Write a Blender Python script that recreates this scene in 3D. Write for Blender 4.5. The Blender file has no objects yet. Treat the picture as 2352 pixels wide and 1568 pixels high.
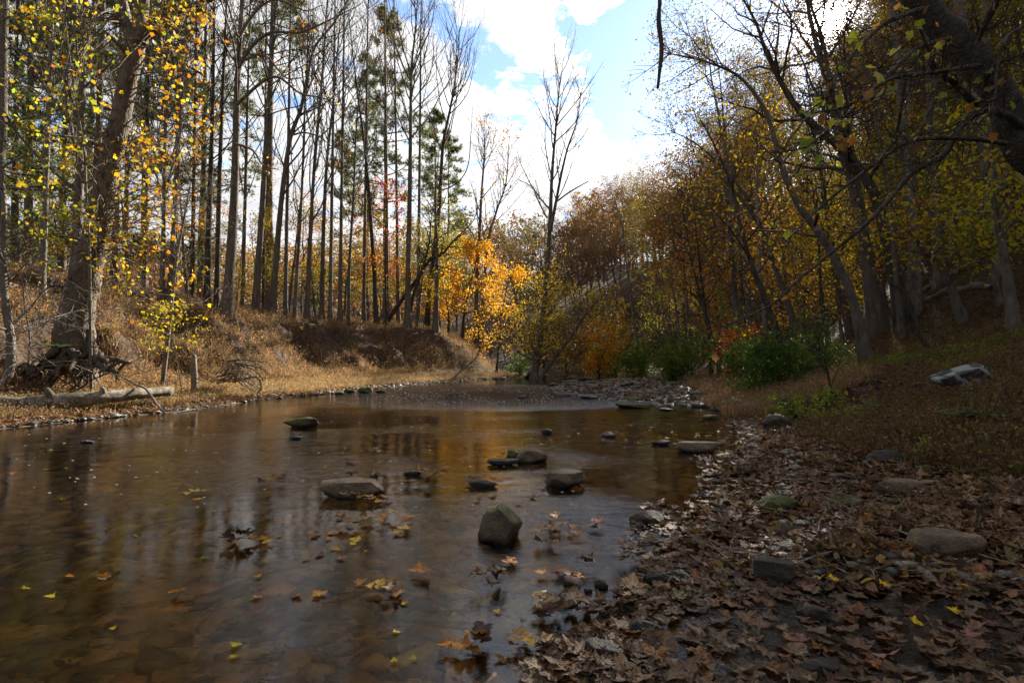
import bpy, math, time
import numpy as np
from mathutils import Vector, Matrix
T0 = time.time()
sc = bpy.context.scene
COL = sc.collection
PI = math.pi
# ------------------------------------------------------------------ camera
CAMZ, PITCH, FPX = 1.1, math.radians(1.6), 1307.0
cam = bpy.data.cameras.new('camera'); cam.sensor_width = 36; cam.lens = 36 * FPX / 2352
cam.clip_start = 0.05; cam.clip_end = 3000
camo = bpy.data.objects.new('camera', cam); COL.objects.link(camo)
camo.location = (0, 0, CAMZ); camo.rotation_euler = (PI / 2 + PITCH, 0, 0)
sc.camera = camo
FW = np.array([0, math.cos(PITCH), math.sin(PITCH)]); UPV = np.array([0, -math.sin(PITCH), math.cos(PITCH)])
def ray(U, V):
    d = FW + np.array([1, 0, 0]) * (U - 1176) / FPX + UPV * (784 - V) / FPX
    return d
def at(U, V, y):                      # world point seen at photo pixel (U,V) at depth y
    d = ray(U, V); return np.array([0, 0, CAMZ]) + d * (y / d[1])
def uv(p):
    q = np.asarray(p, float) - np.array([0, 0, CAMZ]); f = q @ FW
    return 1176 + FPX * q[..., 0] / f, 784 - FPX * (q @ UPV) / f
# ------------------------------------------------------------------ sun, sky
SD = ray(1905, 52); SD = SD / np.linalg.norm(SD)
SEL = math.asin(SD[2]); SAZ = math.atan2(SD[0], SD[1])
sun = bpy.data.lights.new('sun', 'SUN'); sun.energy = 5.0; sun.angle = math.radians(0.53); sun.color = (1, 0.93, 0.82)
suno = bpy.data.objects.new('sun', sun); COL.objects.link(suno)
suno.rotation_euler = Vector(-SD).to_track_quat('-Z', 'Y').to_euler()
sc.view_settings.view_transform = 'Standard'; sc.view_settings.look = 'None'
sc.view_settings.exposure = 1.6; sc.view_settings.gamma = 1
sc.cycles.max_bounces = 6; sc.cycles.diffuse_bounces = 3; sc.cycles.glossy_bounces = 3
sc.cycles.transmission_bounces = 3; sc.cycles.transparent_max_bounces = 6
sc.cycles.caustics_reflective = False; sc.cycles.caustics_refractive = False
sc.cycles.sample_clamp_indirect = 6; sc.cycles.use_denoising = True
class NT:                             # tiny node-tree writer
    def __init__(s, nt): s.nt = nt; nt.nodes.clear()
    def n(s, t, **k):
        nd = s.nt.nodes.new(t)
        for a, b in k.items():
            if a.startswith('i_'):
                key = a[2:]; key = int(key) if key.isdigit() else key.replace('_', ' ')
                if hasattr(b, 'is_output'): s.nt.links.new(b, nd.inputs[key])
                else: nd.inputs[key].default_value = b
            else: setattr(nd, a, b)
        return nd
    def math(s, op, a, b=0.0, c=False):
        nd = s.nt.nodes.new('ShaderNodeMath'); nd.operation = op; nd.use_clamp = c
        for i, x in enumerate((a, b)):
            if hasattr(x, 'is_output'): s.nt.links.new(x, nd.inputs[i])
            else: nd.inputs[i].default_value = x
        return nd.outputs[0]
    def vmath(s, op, a, b=(0, 0, 0)):
        nd = s.nt.nodes.new('ShaderNodeVectorMath'); nd.operation = op
        for i, x in enumerate((a, b)):
            if hasattr(x, 'is_output'): s.nt.links.new(x, nd.inputs[i])
            else: nd.inputs[i].default_value = x
        return nd.outputs['Value'] if op in ('DOT_PRODUCT', 'LENGTH', 'DISTANCE') else nd.outputs[0]
    def mix(s, f, a, b, blend='MIX'):
        nd = s.nt.nodes.new('ShaderNodeMix'); nd.data_type = 'RGBA'; nd.blend_type = blend
        for i, x in ((0, f), (6, a), (7, b)):
            if hasattr(x, 'is_output'): s.nt.links.new(x, nd.inputs[i])
            else: nd.inputs[i].default_value = (x if i == 0 else (*x[:3], 1))
        return nd.outputs[2]
    def ramp(s, f, stops):
        nd = s.nt.nodes.new('ShaderNodeValToRGB'); s.nt.links.new(f, nd.inputs[0])
        el = nd.color_ramp.elements
        while len(el) < len(stops): el.new(0.5)
        for e, (p, c) in zip(el, stops):
            e.position = p; e.color = (c, c, c, 1) if isinstance(c, (int, float)) else (*c, 1)
        return nd.outputs[0]
    def link(s, a, b): s.nt.links.new(a, b)
world = bpy.data.worlds.new('World'); sc.world = world; world.use_nodes = True
w = NT(world.node_tree)
sky = w.n('ShaderNodeTexSky'); sky.sky_type = 'NISHITA'; sky.sun_disc = False
sky.sun_elevation = SEL; sky.sun_rotation = SAZ; sky.air_density = 1.0; sky.dust_density = 0.15; sky.ozone_density = 2.0
tc = w.n('ShaderNodeTexCoord'); D = tc.outputs['Generated']
sep = w.n('ShaderNodeSeparateXYZ', i_0=D)
zz = w.math('ADD', w.math('MAXIMUM', sep.outputs[2], 0.0), 0.12)
px_ = w.math('DIVIDE', sep.outputs[0], zz); py_ = w.math('DIVIDE', sep.outputs[1], zz)
cmb = w.n('ShaderNodeCombineXYZ', i_0=px_, i_1=py_, i_2=0.0)
nz = w.n('ShaderNodeTexNoise', i_Vector=cmb.outputs[0], i_Scale=5.5, i_Detail=10.0, i_Roughness=0.66, i_Distortion=0.3)
nz2 = w.n('ShaderNodeTexNoise', i_Vector=cmb.outputs[0], i_Scale=0.9, i_Detail=3.0)
def blob(U, V, size_deg):             # a soft patch of sky direction
    d = ray(U, V); d = d / np.linalg.norm(d)
    dot = w.vmath('DOT_PRODUCT', D, tuple(d))
    s2 = math.radians(size_deg) ** 2
    return w.math('EXPONENT', w.math('DIVIDE', w.math('SUBTRACT', dot, 1.0), s2 / 2))
dens = w.math('ADD', w.math('SUBTRACT', w.math('MULTIPLY', nz.outputs[0], 1.5), 0.25), w.math('MULTIPLY', nz2.outputs[0], 0.35))
for (U, V, s, a) in ((1450, 190, 4.4, .42), (1385, 160, 3.0, .12), (1520, 90, 4.6, .42), (1570, 250, 4, .30), (1430, 60, 3.5, -.10), (1265, 85, 3.0, .17), (1190, 205, 2.4, .17), (1100, 130, 2.2, .14), (1225, 270, 2.6, .2), (1320, 300, 2.0, .12), (1020, 30, 3, .14), (1430, 330, 2.5, .12), (1460, 250, 3, .15),
                     (1350, 370, 6, -.14), (1090, 40, 5, .05), (1500, 350, 7, -.10), (1650, 100, 6, .06), (1760, 130, 7, .2), (1890, 70, 6, .28), (700, 200, 16, -.10), (1150, 120, 4, -.04)):
    dens = w.math('SUBTRACT', dens, w.math('MULTIPLY', blob(U, V, s), a))
cl = w.ramp(dens, ((0.50, 0.0), (0.57, 0.6), (0.67, 1.0)))
skyc = w.mix(1.0, sky.outputs[0], (0.088, 0.088, 0.092), 'MULTIPLY')
nz3 = w.n('ShaderNodeTexNoise', i_Vector=cmb.outputs[0], i_Scale=4.0, i_Detail=6.0)
ccol = w.ramp(nz3.outputs[0], ((0.35, (0.80, 0.81, 0.84)), (0.6, (1.08, 1.08, 1.09))))
front = w.math('MULTIPLY', w.math('ADD', w.vmath('DOT_PRODUCT', D, (math.sin(SAZ), math.cos(SAZ), 0.0)), 1.0), 0.5)
sd0 = w.math('SUBTRACT', w.vmath('DOT_PRODUCT', D, tuple(SD)), 1.0)
cbr = w.math('ADD', w.math('ADD', w.math('MULTIPLY', w.math('POWER', front, 2.0), 0.40), 0.12), w.math('MULTIPLY', w.math('EXPONENT', w.math('DIVIDE', sd0, math.radians(18) ** 2 / 2)), 0.28))
ccol = w.vmath('MULTIPLY', ccol, w.n('ShaderNodeCombineXYZ', i_0=cbr, i_1=cbr, i_2=cbr).outputs[0])
mixc = w.mix(cl, skyc, ccol)
sdot = w.math('SUBTRACT', w.vmath('DOT_PRODUCT', D, tuple(SD)), 1.0)
def glow(deg, amp): return w.math('MULTIPLY', w.math('EXPONENT', w.math('DIVIDE', sdot, math.radians(deg) ** 2 / 2)), amp)
g = w.math('ADD', w.math('ADD', glow(1.0, 30.0), glow(2.2, 1.5)), glow(5.0, 0.10))
gc = w.vmath('MULTIPLY', w.n('ShaderNodeCombineXYZ', i_0=g, i_1=g, i_2=g).outputs[0], (1, .95, .86))
tot = w.vmath('ADD', mixc, gc)
bg = w.n('ShaderNodeBackground', i_Color=tot, i_Strength=1.0)
wo = w.n('ShaderNodeOutputWorld', i_0=bg.outputs[0])
world.cycles.sampling_method = 'MANUAL'; world.cycles.sample_map_resolution = 2048
# ------------------------------------------------------------------ tagging
USED = []
def tag(o, label=None, cat=None, group=None, kind=None):
    if label: o['label'] = label
    if cat: o['category'] = cat
    if group: o['group'] = group
    if kind: o['kind'] = kind
    return o
def empty(name, loc, label=None, cat=None, group=None):
    o = bpy.data.objects.new(name, None); COL.objects.link(o); o.location = loc; o.empty_display_size = .2
    return tag(o, label, cat, group)
# ------------------------------------------------------------------ mesh helpers
def mesh_np(name, V, F, cols=None, smooth=False):
    me = bpy.data.meshes.new(name); V = np.asarray(V, np.float32)
    me.vertices.add(len(V)); me.vertices.foreach_set('co', V.ravel())
    F = [np.asarray(f, np.int32) for f in (F if isinstance(F, list) else [F]) if len(f)]
    loops = np.concatenate([f.ravel() for f in F]); sizes = np.concatenate([np.full(len(f), f.shape[1]) for f in F])
    starts = np.concatenate([[0], np.cumsum(sizes)[:-1]])
    me.loops.add(len(loops)); me.loops.foreach_set('vertex_index', loops.astype(np.int32))
    me.polygons.add(len(sizes)); me.polygons.foreach_set('loop_start', starts.astype(np.int32))
    me.update(calc_edges=True)
    if smooth: me.polygons.foreach_set('use_smooth', np.ones(len(sizes), bool))
    if cols is not None:
        cols = np.asarray(cols, np.float32)
        if cols.shape[1] == 3: cols = np.hstack([cols, np.ones((len(cols), 1), np.float32)])
        a = me.color_attributes.new('Col', 'FLOAT_COLOR', 'POINT'); a.data.foreach_set('color', cols.ravel())
    return me
def obj(name, me, mat=None, parent=None, loc=(0, 0, 0)):
    o = bpy.data.objects.new(name, me); COL.objects.link(o); o.location = loc
    if mat and not me.materials: me.materials.append(mat)
    if parent: o.parent = parent
    return o
class Tubes:
    def __init__(s): s.V = []; s.Q = []; s.T = []; s.n = 0
    def add(s, P, r, k=6, cap=True, lump=0.0, rng=None, flute=0.0):
        P = np.asarray(P, float); m = len(P); r = np.broadcast_to(np.asarray(r, float), (m,))
        t = np.gradient(P, axis=0); t /= np.linalg.norm(t, axis=1)[:, None] + 1e-9
        mt = np.abs(t.mean(0)); ref = np.eye(3)[int(np.argmin(mt))]
        n = np.cross(t, ref); n /= np.linalg.norm(n, axis=1)[:, None] + 1e-9
        b = np.cross(t, n)
        a = np.linspace(0, 2 * PI, k, endpoint=False)
        rr = r[:, None] * np.ones(k)
        if lump and rng is not None:
            nn = rng.normal(0, 1, (m, k)); nn = (nn + np.roll(nn, 1, 1) + np.roll(nn, 1, 0)) / 1.7
            rr = rr * (1 + lump * nn)
        ring = P[:, None] + rr[..., None] * (np.cos(a)[None, :, None] * n[:, None] + np.sin(a)[None, :, None] * b[:, None])
        s.V.append(ring.reshape(-1, 3))
        i = np.arange(m - 1)[:, None] * k; j = np.arange(k)[None]; j2 = (j + 1) % k
        s.Q.append(np.stack([i + j, i + j2, i + k + j2, i + k + j], -1).reshape(-1, 4) + s.n)
        if cap:
            for e in (0, m - 1):
                s.V.append(P[e:e + 1]); base = s.n + e * k; c = s.n + m * k + (0 if e == 0 else 1)
                s.T.append(np.stack([base + np.arange(k), base + (np.arange(k) + 1) % k, np.full(k, c)], -1))
            s.n += 2
        s.n += m * k
    def mesh(s, name): return mesh_np(name, np.concatenate(s.V), [np.concatenate(s.Q)] + ([np.concatenate(s.T)] if s.T else []), smooth=True)
def smoothpath(P, n=40):              # Catmull-Rom through control points
    P = np.asarray(P, float); k = len(P); Q = np.vstack([2 * P[0] - P[1], P, 2 * P[-1] - P[-2]])
    ts = np.linspace(0, k - 1 - 1e-6, n); i = ts.astype(int); f = (ts - i)[:, None]
    a, b, c, d = Q[i], Q[i + 1], Q[i + 2], Q[i + 3]
    return .5 * (2 * b + (c - a) * f + (2 * a - 5 * b + 4 * c - d) * f ** 2 + (3 * b - a - 3 * c + d) * f ** 3)
def lerpr(rs, n): return np.interp(np.linspace(0, 1, n), np.linspace(0, 1, len(rs)), rs)
def vnoise(x, y, seed=0):             # value noise, 0..1
    xi = np.floor(x).astype(np.int64); yi = np.floor(y).astype(np.int64); fx = x - xi; fy = y - yi
    def h(a, b):
        v = (a * 374761393 + b * 668265263 + seed * 982451653) & 0xffffffff
        v = ((v ^ (v >> 13)) * 1274126177) & 0xffffffff
        return ((v ^ (v >> 16)) & 0xffff) / 65535.0
    fx = fx * fx * (3 - 2 * fx); fy = fy * fy * (3 - 2 * fy)
    return (h(xi, yi) * (1 - fx) + h(xi + 1, yi) * fx) * (1 - fy) + (h(xi, yi + 1) * (1 - fx) + h(xi + 1, yi + 1) * fx) * fy
def fbm(x, y, o=4, seed=0):
    s = 0; a = .5
    for i in range(o): s = s + a * (vnoise(x * 2 ** i, y * 2 ** i, seed + i) - .5); a *= .5
    return s
def sstep(a, b, x): t = np.clip((x - a) / (b - a), 0, 1); return t * t * (3 - 2 * t)
# ------------------------------------------------------------------ terrain
LS = np.array([(-9.5, -40), (-9.2, -6), (-8.6, 2), (-8.2, 6), (-7.8, 8.7), (-7.4, 9.9), (-6.8, 11.5), (-6.5, 14.7), (-5.2, 18), (-4.4, 21), (-3.2, 24), (-1.6, 27.6), (.6, 30.5), (1.7, 33), (2.3, 37), (1.6, 43), (-4, 53), (-14, 63), (-32, 75), (-70, 94)], float)
RS = np.array([(0.3, -40), (0.0, -6), (.1, 1.0), (.32, 1.9), (.62, 2.4), (.88, 3.1), (1.15, 3.9), (1.75, 4.8), (2.2, 6), (3.35, 8), (3.9, 10.3), (4.4, 12.5), (3.4, 13.2), (3.0, 14.4), (1.6, 16.9), (1.3, 20.5), (2.2, 24), (4.5, 28), (7.5, 30.5), (9.2, 33), (9.8, 37), (9, 45), (4, 56), (-6, 66), (-26, 80), (-70, 103)], float)
FS = np.array([(3.4, -40), (3.4, -4), (3.5, 2), (3.6, 4.3), (3.3, 5.5), (3.5, 7), (4.1, 8.5), (4.9, 12), (5.8, 14), (7.0, 20), (10, 28), (12.5, 33), (13, 38), (12, 47), (7, 59), (-5, 71), (-28, 86), (-70, 110)], float)
def polyd(x, y, L):
    best = np.full(x.shape, 1e9); side = np.zeros(x.shape)
    for (ax, ay), (bx, by) in zip(L[:-1], L[1:]):
        dx, dy = bx - ax, by - ay
        t = np.clip(((x - ax) * dx + (y - ay) * dy) / (dx * dx + dy * dy), 0, 1)
        qx, qy = x - ax - t * dx, y - ay - t * dy
        d = np.hypot(qx, qy); m = d < best - 1e-7
        best = np.where(m, d, best); side = np.where(m, np.sign(dx * (y - ay) - dy * (x - ax)), side)
    return best, side                 # side > 0: left of the line's direction
CREEK = np.vstack([LS, RS[::-1]])
def inside(x, y):
    r = np.zeros(x.shape, bool); n = len(CREEK)
    for i in range(n):
        x1, y1 = CREEK[i]; x2, y2 = CREEK[(i + 1) % n]
        c = ((y1 > y) != (y2 > y)); xx = (x2 - x1) * (y - y1) / ((y2 - y1) + 1e-12) + x1
        r ^= c & (x < xx)
    return r
def height(x, y, full=False):
    x = np.asarray(x, float); y = np.asarray(y, float)
    wx = x + .5 * fbm(x * .55, y * .55, 3, 5); wy = y + .5 * fbm(x * .55 + 9, y * .55, 3, 6)
    dL, sL = polyd(wx, wy, LS); dR, sR = polyd(wx, wy, RS); dF, sF = polyd(x, y, FS)
    ins = inside(wx, wy); dF = np.where(sF < 0, dF, -dF)
    left = (~ins) & (dL < dR); right = (~ins) & ~left
    # left bank: sandy bench, cut bank, level terrace
    nose = np.hypot(x - 2.2, y - 34.5); tap = .1 + .9 * sstep(0, 9.0, nose); tap = np.where(y > 50, np.minimum(tap, .85), tap)
    scal = 1 + .45 * fbm(x * .5, y * .5, 4, 21) + .4 * (1 - sstep(5, 12, nose))
    zl = np.interp(dL * scal, [0, .8, 2, 3.6, 4.3, 5.0, 5.9, 7.0, 12, 40, 400], [0, .06, .16, .30, .58, 1.4, 2.35, 2.85, 3.08, 3.0, 2.2])
    rough = sstep(2.5, 4.5, dL) * (1 - sstep(7, 9, dL))
    zl = zl * tap + rough * .55 * fbm(x * 1.5, y * 1.5, 5, 31) + .10 * sstep(.2, 2, dL) * fbm(x * 2, y * 2, 3, 32) + .7 * sstep(-9, -16, x) * (1 - sstep(18, 26, y)) * sstep(4, 7, dL)
    zl = np.maximum(zl, .01 + .03 * np.minimum(dL, 1))
    # right: shingle bar, then the hillside
    zr = np.minimum(.11, .06 * (dR - .45)) + .15 * fbm(x * 1.7, y * 1.7, 4, 41) * sstep(0, .8, dR) - .02
    m = 1 - .5 * sstep(38, 100, y - .5 * x)
    zh = np.interp(dF, [-1, 0, 1.2, 5, 10, 16, 30, 58, 90, 400], [0, .06, .34, 1.6, 5.4, 11, 23, 42, 50, 54]) * m
    zh = zh + sstep(.5, 5, dF) * (.45 * fbm(x * .5, y * .5, 4, 51)) + sstep(10, 40, dF) * 6 * fbm(x * .03, y * .03, 3, 52) + sstep(0, 1, dF) * .12 * fbm(x * 2.5, y * 2.5, 3, 53)
    zr = zr - .13 * np.exp(-((x - 1.75) / 1.1) ** 2 - ((y - 2.15) / .5) ** 2)
    zr = np.where(dF > -1, np.maximum(zr, 0) + np.maximum(zh, 0), zr)
    dep = np.minimum(dL, dR)
    zi = -np.minimum(.42, np.minimum(.13 * dL, .035 + .055 * dR)) + .06 * fbm(x * 1.4, y * 1.4, 4, 61) * sstep(0, .8, dep)
    zi = np.where((np.hypot((x + .3) / 3.2, (y - 18.5) / 3.5) < 1), np.maximum(zi, -.09 + .05 * fbm(x * 3, y * 3, 3, 62)), zi)
    z = np.where(ins, zi, np.where(left, zl, zr))
    if full: return z, dict(ins=ins, left=left, right=right, dL=dL, dR=dR, dF=dF, tap=tap)
    return z
def hz(x, y): return float(height(np.array([x]), np.array([y]))[0])
def ground(U, V, zmin=0.0, tmax=120):  # where the ray through a photo pixel meets the ground (or the water at z=0)
    d = ray(U, V); t = np.geomspace(.8, tmax, 1500)
    p = np.array([0, 0, CAMZ]) + t[:, None] * d; h = np.maximum(height(p[:, 0], p[:, 1]), zmin)
    i = np.nonzero(p[:, 2] < h)[0]
    return p[i[0]] if len(i) else p[-1]
# ------------------------------------------------------------------ materials
def newmat(name):
    m = bpy.data.materials.new(name); m.use_nodes = True; return m, NT(m.node_tree)
def finish(t, surf): t.n('ShaderNodeOutputMaterial', i_0=surf)
def leafmat(name, trans=.45, rough=.5, spec=.25, wet=0.0, vein=0.0):
    m, t = newmat(name); a = t.n('ShaderNodeAttribute', attribute_name='Col'); c = a.outputs['Color']
    if vein:
        no = t.n('ShaderNodeTexNoise', i_Scale=130.0, i_Detail=5.0)
        geo = t.n('ShaderNodeNewGeometry'); t.link(geo.outputs['Position'], no.inputs['Vector'])
        c = t.mix(vein, c, t.mix(1.0, c, t.ramp(no.outputs[0], ((.3, .45), (.7, 1.35))), 'MULTIPLY'))
        bmp = t.n('ShaderNodeBump', i_Strength=.6, i_Distance=.01, i_Height=no.outputs[0])
    p = t.n('ShaderNodeBsdfPrincipled', i_Base_Color=c, i_Roughness=rough); p.inputs['Specular IOR Level'].default_value = spec
    if vein: t.link(bmp.outputs[0], p.inputs['Normal'])
    tr = t.n('ShaderNodeBsdfTranslucent', i_0=t.mix(1.0, c, (1.5, 1.35, .9), 'MULTIPLY'))
    finish(t, t.n('ShaderNodeMixShader', i_0=trans, i_1=p.outputs[0], i_2=tr.outputs[0]).outputs[0]); return m
M = {}
M['leaf'] = leafmat('leaf', .5)
M['hillshadeleaf'] = leafmat('shaded_hill_leaf', .26)  # less translucent leaves, imitating the ridge's shade over the hillside
M['needle'] = leafmat('needle', .4, .6, .15)
M['litter'] = leafmat('litter', .22, .65, .06, vein=.8)
M['wetlitter'] = leafmat('wet_litter', .15, .42, .11, vein=.8)
M['grass'] = leafmat('grass', .35, .6, .15)
def barkmat(name, c1, c2, c3=None, scale=6, bump=.6, stretch=(1, 1, .25), patch=None):
    m, t = newmat(name); tcn = t.n('ShaderNodeNewGeometry')
    mp = t.n('ShaderNodeMapping', i_Vector=tcn.outputs['Position']); mp.inputs['Scale'].default_value = stretch
    n1 = t.n('ShaderNodeTexNoise', i_Vector=mp.outputs[0], i_Scale=float(scale), i_Detail=8.0, i_Roughness=.65)
    n2 = t.n('ShaderNodeTexNoise', i_Vector=tcn.outputs['Position'], i_Scale=1.7, i_Detail=3.0)
    c = t.mix(t.ramp(n1.outputs[0], ((.35, 0.), (.68, 1.))), c1, c2)
    if c3: c = t.mix(t.ramp(n2.outputs[0], ((.48, 0.), (.62, 1.))), c, c3)
    if patch:
        n3 = t.n('ShaderNodeTexNoise', i_Vector=tcn.outputs['Position'], i_Scale=3.4, i_Detail=2.0, i_Distortion=.6)
        c = t.mix(t.ramp(n3.outputs[0], ((.52, 0.), (.56, 1.))), c, patch)
    vo = t.n('ShaderNodeTexVoronoi', i_Vector=mp.outputs[0], i_Scale=float(scale) * 2.2); vo.feature = 'DISTANCE_TO_EDGE'
    hgt = t.math('ADD', t.math('MULTIPLY', n1.outputs[0], 1.0), t.math('MULTIPLY', t.math('MINIMUM', vo.outputs['Distance'], .25), 1.6))
    b = t.n('ShaderNodeBump', i_Strength=bump, i_Distance=.04, i_Height=hgt)
    p = t.n('ShaderNodeBsdfPrincipled', i_Base_Color=c, i_Roughness=.85, i_Normal=b.outputs[0]); p.inputs['Specular IOR Level'].default_value = .2
    finish(t, p.outputs[0]); return m
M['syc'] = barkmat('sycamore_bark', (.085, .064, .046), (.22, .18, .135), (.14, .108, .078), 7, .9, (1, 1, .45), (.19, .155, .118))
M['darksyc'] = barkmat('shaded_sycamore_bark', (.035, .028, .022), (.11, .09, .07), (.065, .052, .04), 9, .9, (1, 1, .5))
M['poplar'] = barkmat('poplar_bark', (.085, .068, .053), (.25, .205, .16), (.15, .125, .098), 9, .9)
M['darkbark'] = barkmat('dark_bark', (.035, .028, .022), (.12, .095, .072), None, 8, .8)
M['palebark'] = barkmat('pale_bark', (.10, .083, .068), (.24, .205, .17), (.16, .14, .118), 6, .4, (1, 1, .6))
M['hillbark'] = barkmat('hill_bark', (.07, .055, .045), (.20, .165, .135), (.13, .105, .085), 7, .5, (1, 1, .35))
M['log'] = barkmat('log_bark', (.11, .09, .065), (.33, .28, .21), (.2, .17, .12), 14, .8, (1, 1, 1), (.36, .31, .24))
M['deadwood'] = barkmat('dead_wood', (.13, .10, .075), (.32, .27, .21), None, 10, .5, (1, 1, 1))
M['root'] = barkmat('root_bark', (.05, .036, .025), (.17, .13, .095), None, 9, .8, (1, 1, 1))
def rockmat(name, c1, c2, moss=0.0, lichen=0.0, rough=.75, wet=0.0):
    m, t = newmat(name); g = t.n('ShaderNodeNewGeometry'); P = g.outputs['Position']
    n1 = t.n('ShaderNodeTexNoise', i_Vector=P, i_Scale=9.0, i_Detail=10.0, i_Roughness=.7)
    n2 = t.n('ShaderNodeTexNoise', i_Vector=P, i_Scale=55.0, i_Detail=5.0, i_Roughness=.7)
    c = t.mix(t.ramp(n1.outputs[0], ((.3, 0.), (.7, 1.))), c1, c2)
    c = t.mix(.6, c, t.mix(1.0, c, t.ramp(n2.outputs[0], ((.3, .5), (.7, 1.4))), 'MULTIPLY'))
    n5 = t.n('ShaderNodeTexNoise', i_Vector=P, i_Scale=2.6, i_Detail=4.0, i_Distortion=.8)
    c = t.mix(1.0, c, t.ramp(n5.outputs[0], ((.35, (.62, .58, .55)), (.65, (1.25, 1.2, 1.1)))), 'MULTIPLY')
    pz = t.n('ShaderNodeSeparateXYZ', i_0=P); wl = t.math('ADD', pz.outputs[2], t.math('MULTIPLY', t.math('SUBTRACT', n1.outputs[0], .5), .05))
    c = t.mix(1.0, c, t.ramp(wl, ((.018, .30), (.05, 1.0))), 'MULTIPLY')       # the wet band at the water line
    if lichen:
        n3 = t.n('ShaderNodeTexNoise', i_Vector=P, i_Scale=5.5, i_Detail=6.0, i_Distortion=.4)
        c = t.mix(t.ramp(n3.outputs[0], ((.5, 0.), (.56, lichen))), c, (.30, .33, .30))
    if moss:
        nz_ = t.n('ShaderNodeSeparateXYZ', i_0=g.outputs['Normal']); n4 = t.n('ShaderNodeTexNoise', i_Vector=P, i_Scale=8.0, i_Detail=5.0)
        f = t.math('ADD', t.math('MULTIPLY', nz_.outputs[2], .5), n4.outputs[0])
        c = t.mix(t.ramp(f, ((.95 - moss * .5, 0.), (1.05 - moss * .5, 1.))), c, t.mix(n2.outputs[0], (.03, .045, .006), (.12, .13, .012)))
    b = t.n('ShaderNodeBump', i_Strength=1.0, i_Distance=.05, i_Height=t.math('ADD', n1.outputs[0], t.math('MULTIPLY', n2.outputs[0], .4)))
    p = t.n('ShaderNodeBsdfPrincipled', i_Base_Color=c, i_Roughness=rough, i_Normal=b.outputs[0])
    if wet: p.inputs['Coat Weight'].default_value = wet; p.inputs['Coat Roughness'].default_value = .15
    finish(t, p.outputs[0]); return m
M['rock_dark'] = rockmat('dark_rock', (.02, .016, .012), (.085, .063, .042), 0, 0, .6)
M['rock_tan'] = rockmat('tan_rock', (.12, .085, .055), (.32, .24, .16))
M['rock_grey'] = rockmat('grey_rock', (.045, .037, .028), (.16, .125, .085), 0, 0, .6)
M['rock_moss'] = rockmat('mossy_rock', (.035, .028, .02), (.12, .095, .07), .75)
M['rock_mid'] = rockmat('brown_rock', (.07, .05, .035), (.25, .19, .135), .28)
M['rock_slab_moss'] = rockmat('moss_covered_rock', (.04, .03, .02), (.12, .095, .07), 1.5)
M['rock_lichen'] = rockmat('lichen_rock', (.025, .022, .02), (.09, .08, .07), 0, 1.0)
# ground: colour zones are stored per vertex, broken up by noise
m, t = newmat('ground'); a = t.n('ShaderNodeAttribute', attribute_name='Col'); g = t.n('ShaderNodeNewGeometry')
n1 = t.n('ShaderNodeTexNoise', i_Vector=g.outputs['Position'], i_Scale=7.0, i_Detail=9.0, i_Roughness=.75)
n2 = t.n('ShaderNodeTexVoronoi', i_Vector=g.outputs['Position'], i_Scale=9.0); n2.inputs['Randomness'].default_value = 1
n3 = t.n('ShaderNodeTexNoise', i_Vector=g.outputs['Position'], i_Scale=1.3, i_Detail=4.0)
c = t.mix(1.0, a.outputs['Color'], t.ramp(n1.outputs[0], ((.28, .35), (.72, 1.5))), 'MULTIPLY')
vsep = t.n('ShaderNodeSeparateXYZ', i_0=n2.outputs['Color'])
c = t.mix(.6, c, t.mix(1.0, c, t.ramp(vsep.outputs[0], ((0., .45), (1., 1.5))), 'MULTIPLY'))
c = t.mix(1.0, c, t.ramp(n3.outputs[0], ((.3, .75), (.7, 1.3))), 'MULTIPLY')
b = t.n('ShaderNodeBump', i_Strength=.9, i_Distance=.06, i_Height=t.math('ADD', n1.outputs[0], t.math('MULTIPLY', n2.outputs['Distance'], .6)))
p = t.n('ShaderNodeBsdfPrincipled', i_Base_Color=c, i_Roughness=.9, i_Normal=b.outputs[0]); p.inputs['Specular IOR Level'].default_value = .15
finish(t, p.outputs[0]); M['ground'] = m
# water: clear brown sheet with a fresnel mirror on rippled normals
m, t = newmat('water'); g = t.n('ShaderNodeNewGeometry'); P = g.outputs['Position']
mp = t.n('ShaderNodeMapping', i_Vector=P); mp.inputs['Scale'].default_value = (1.0, 2.3, 1); mp.inputs['Rotation'].default_value = (0, 0, .25)
n1 = t.n('ShaderNodeTexNoise', i_Vector=mp.outputs[0], i_Scale=3.2, i_Detail=5.0, i_Roughness=.6, i_Distortion=.5)
n2 = t.n('ShaderNodeTexNoise', i_Vector=mp.outputs[0], i_Scale=26.0, i_Detail=3.0, i_Roughness=.6)
n0 = t.n('ShaderNodeTexNoise', i_Vector=P, i_Scale=.45, i_Detail=2.0)
def zone(cx, cy, rx, ry):
    d = t.vmath('LENGTH', t.vmath('MULTIPLY', t.vmath('SUBTRACT', P, (cx, cy, 0)), (1 / rx, 1 / ry, 0)))
    return t.math('SUBTRACT', 1.0, d, True)
rif = t.math('MAXIMUM', t.math('MULTIPLY', zone(-.4, 17.5, 5.0, 6.0), 8.0), t.math('MULTIPLY', zone(1.9, 2.2, 1.6, 1.3), 3.0))
rif = t.math('ADD', rif, t.math('MULTIPLY', zone(.3, 3.5, 1.1, 1.6), .5))
amp = t.math('ADD', rif, t.math('ADD', .05, t.math('MULTIPLY', t.ramp(n0.outputs[0], ((.45, 0.), (.65, 1.))), .22)))
hgt = t.math('MULTIPLY', t.math('ADD', n1.outputs[0], t.math('MULTIPLY', n2.outputs[0], .45)), amp)
b = t.n('ShaderNodeBump', i_Strength=1.0, i_Distance=.022, i_Height=hgt)
fr = t.n('ShaderNodeFresnel', i_IOR=1.38, i_Normal=b.outputs[0])
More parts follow.
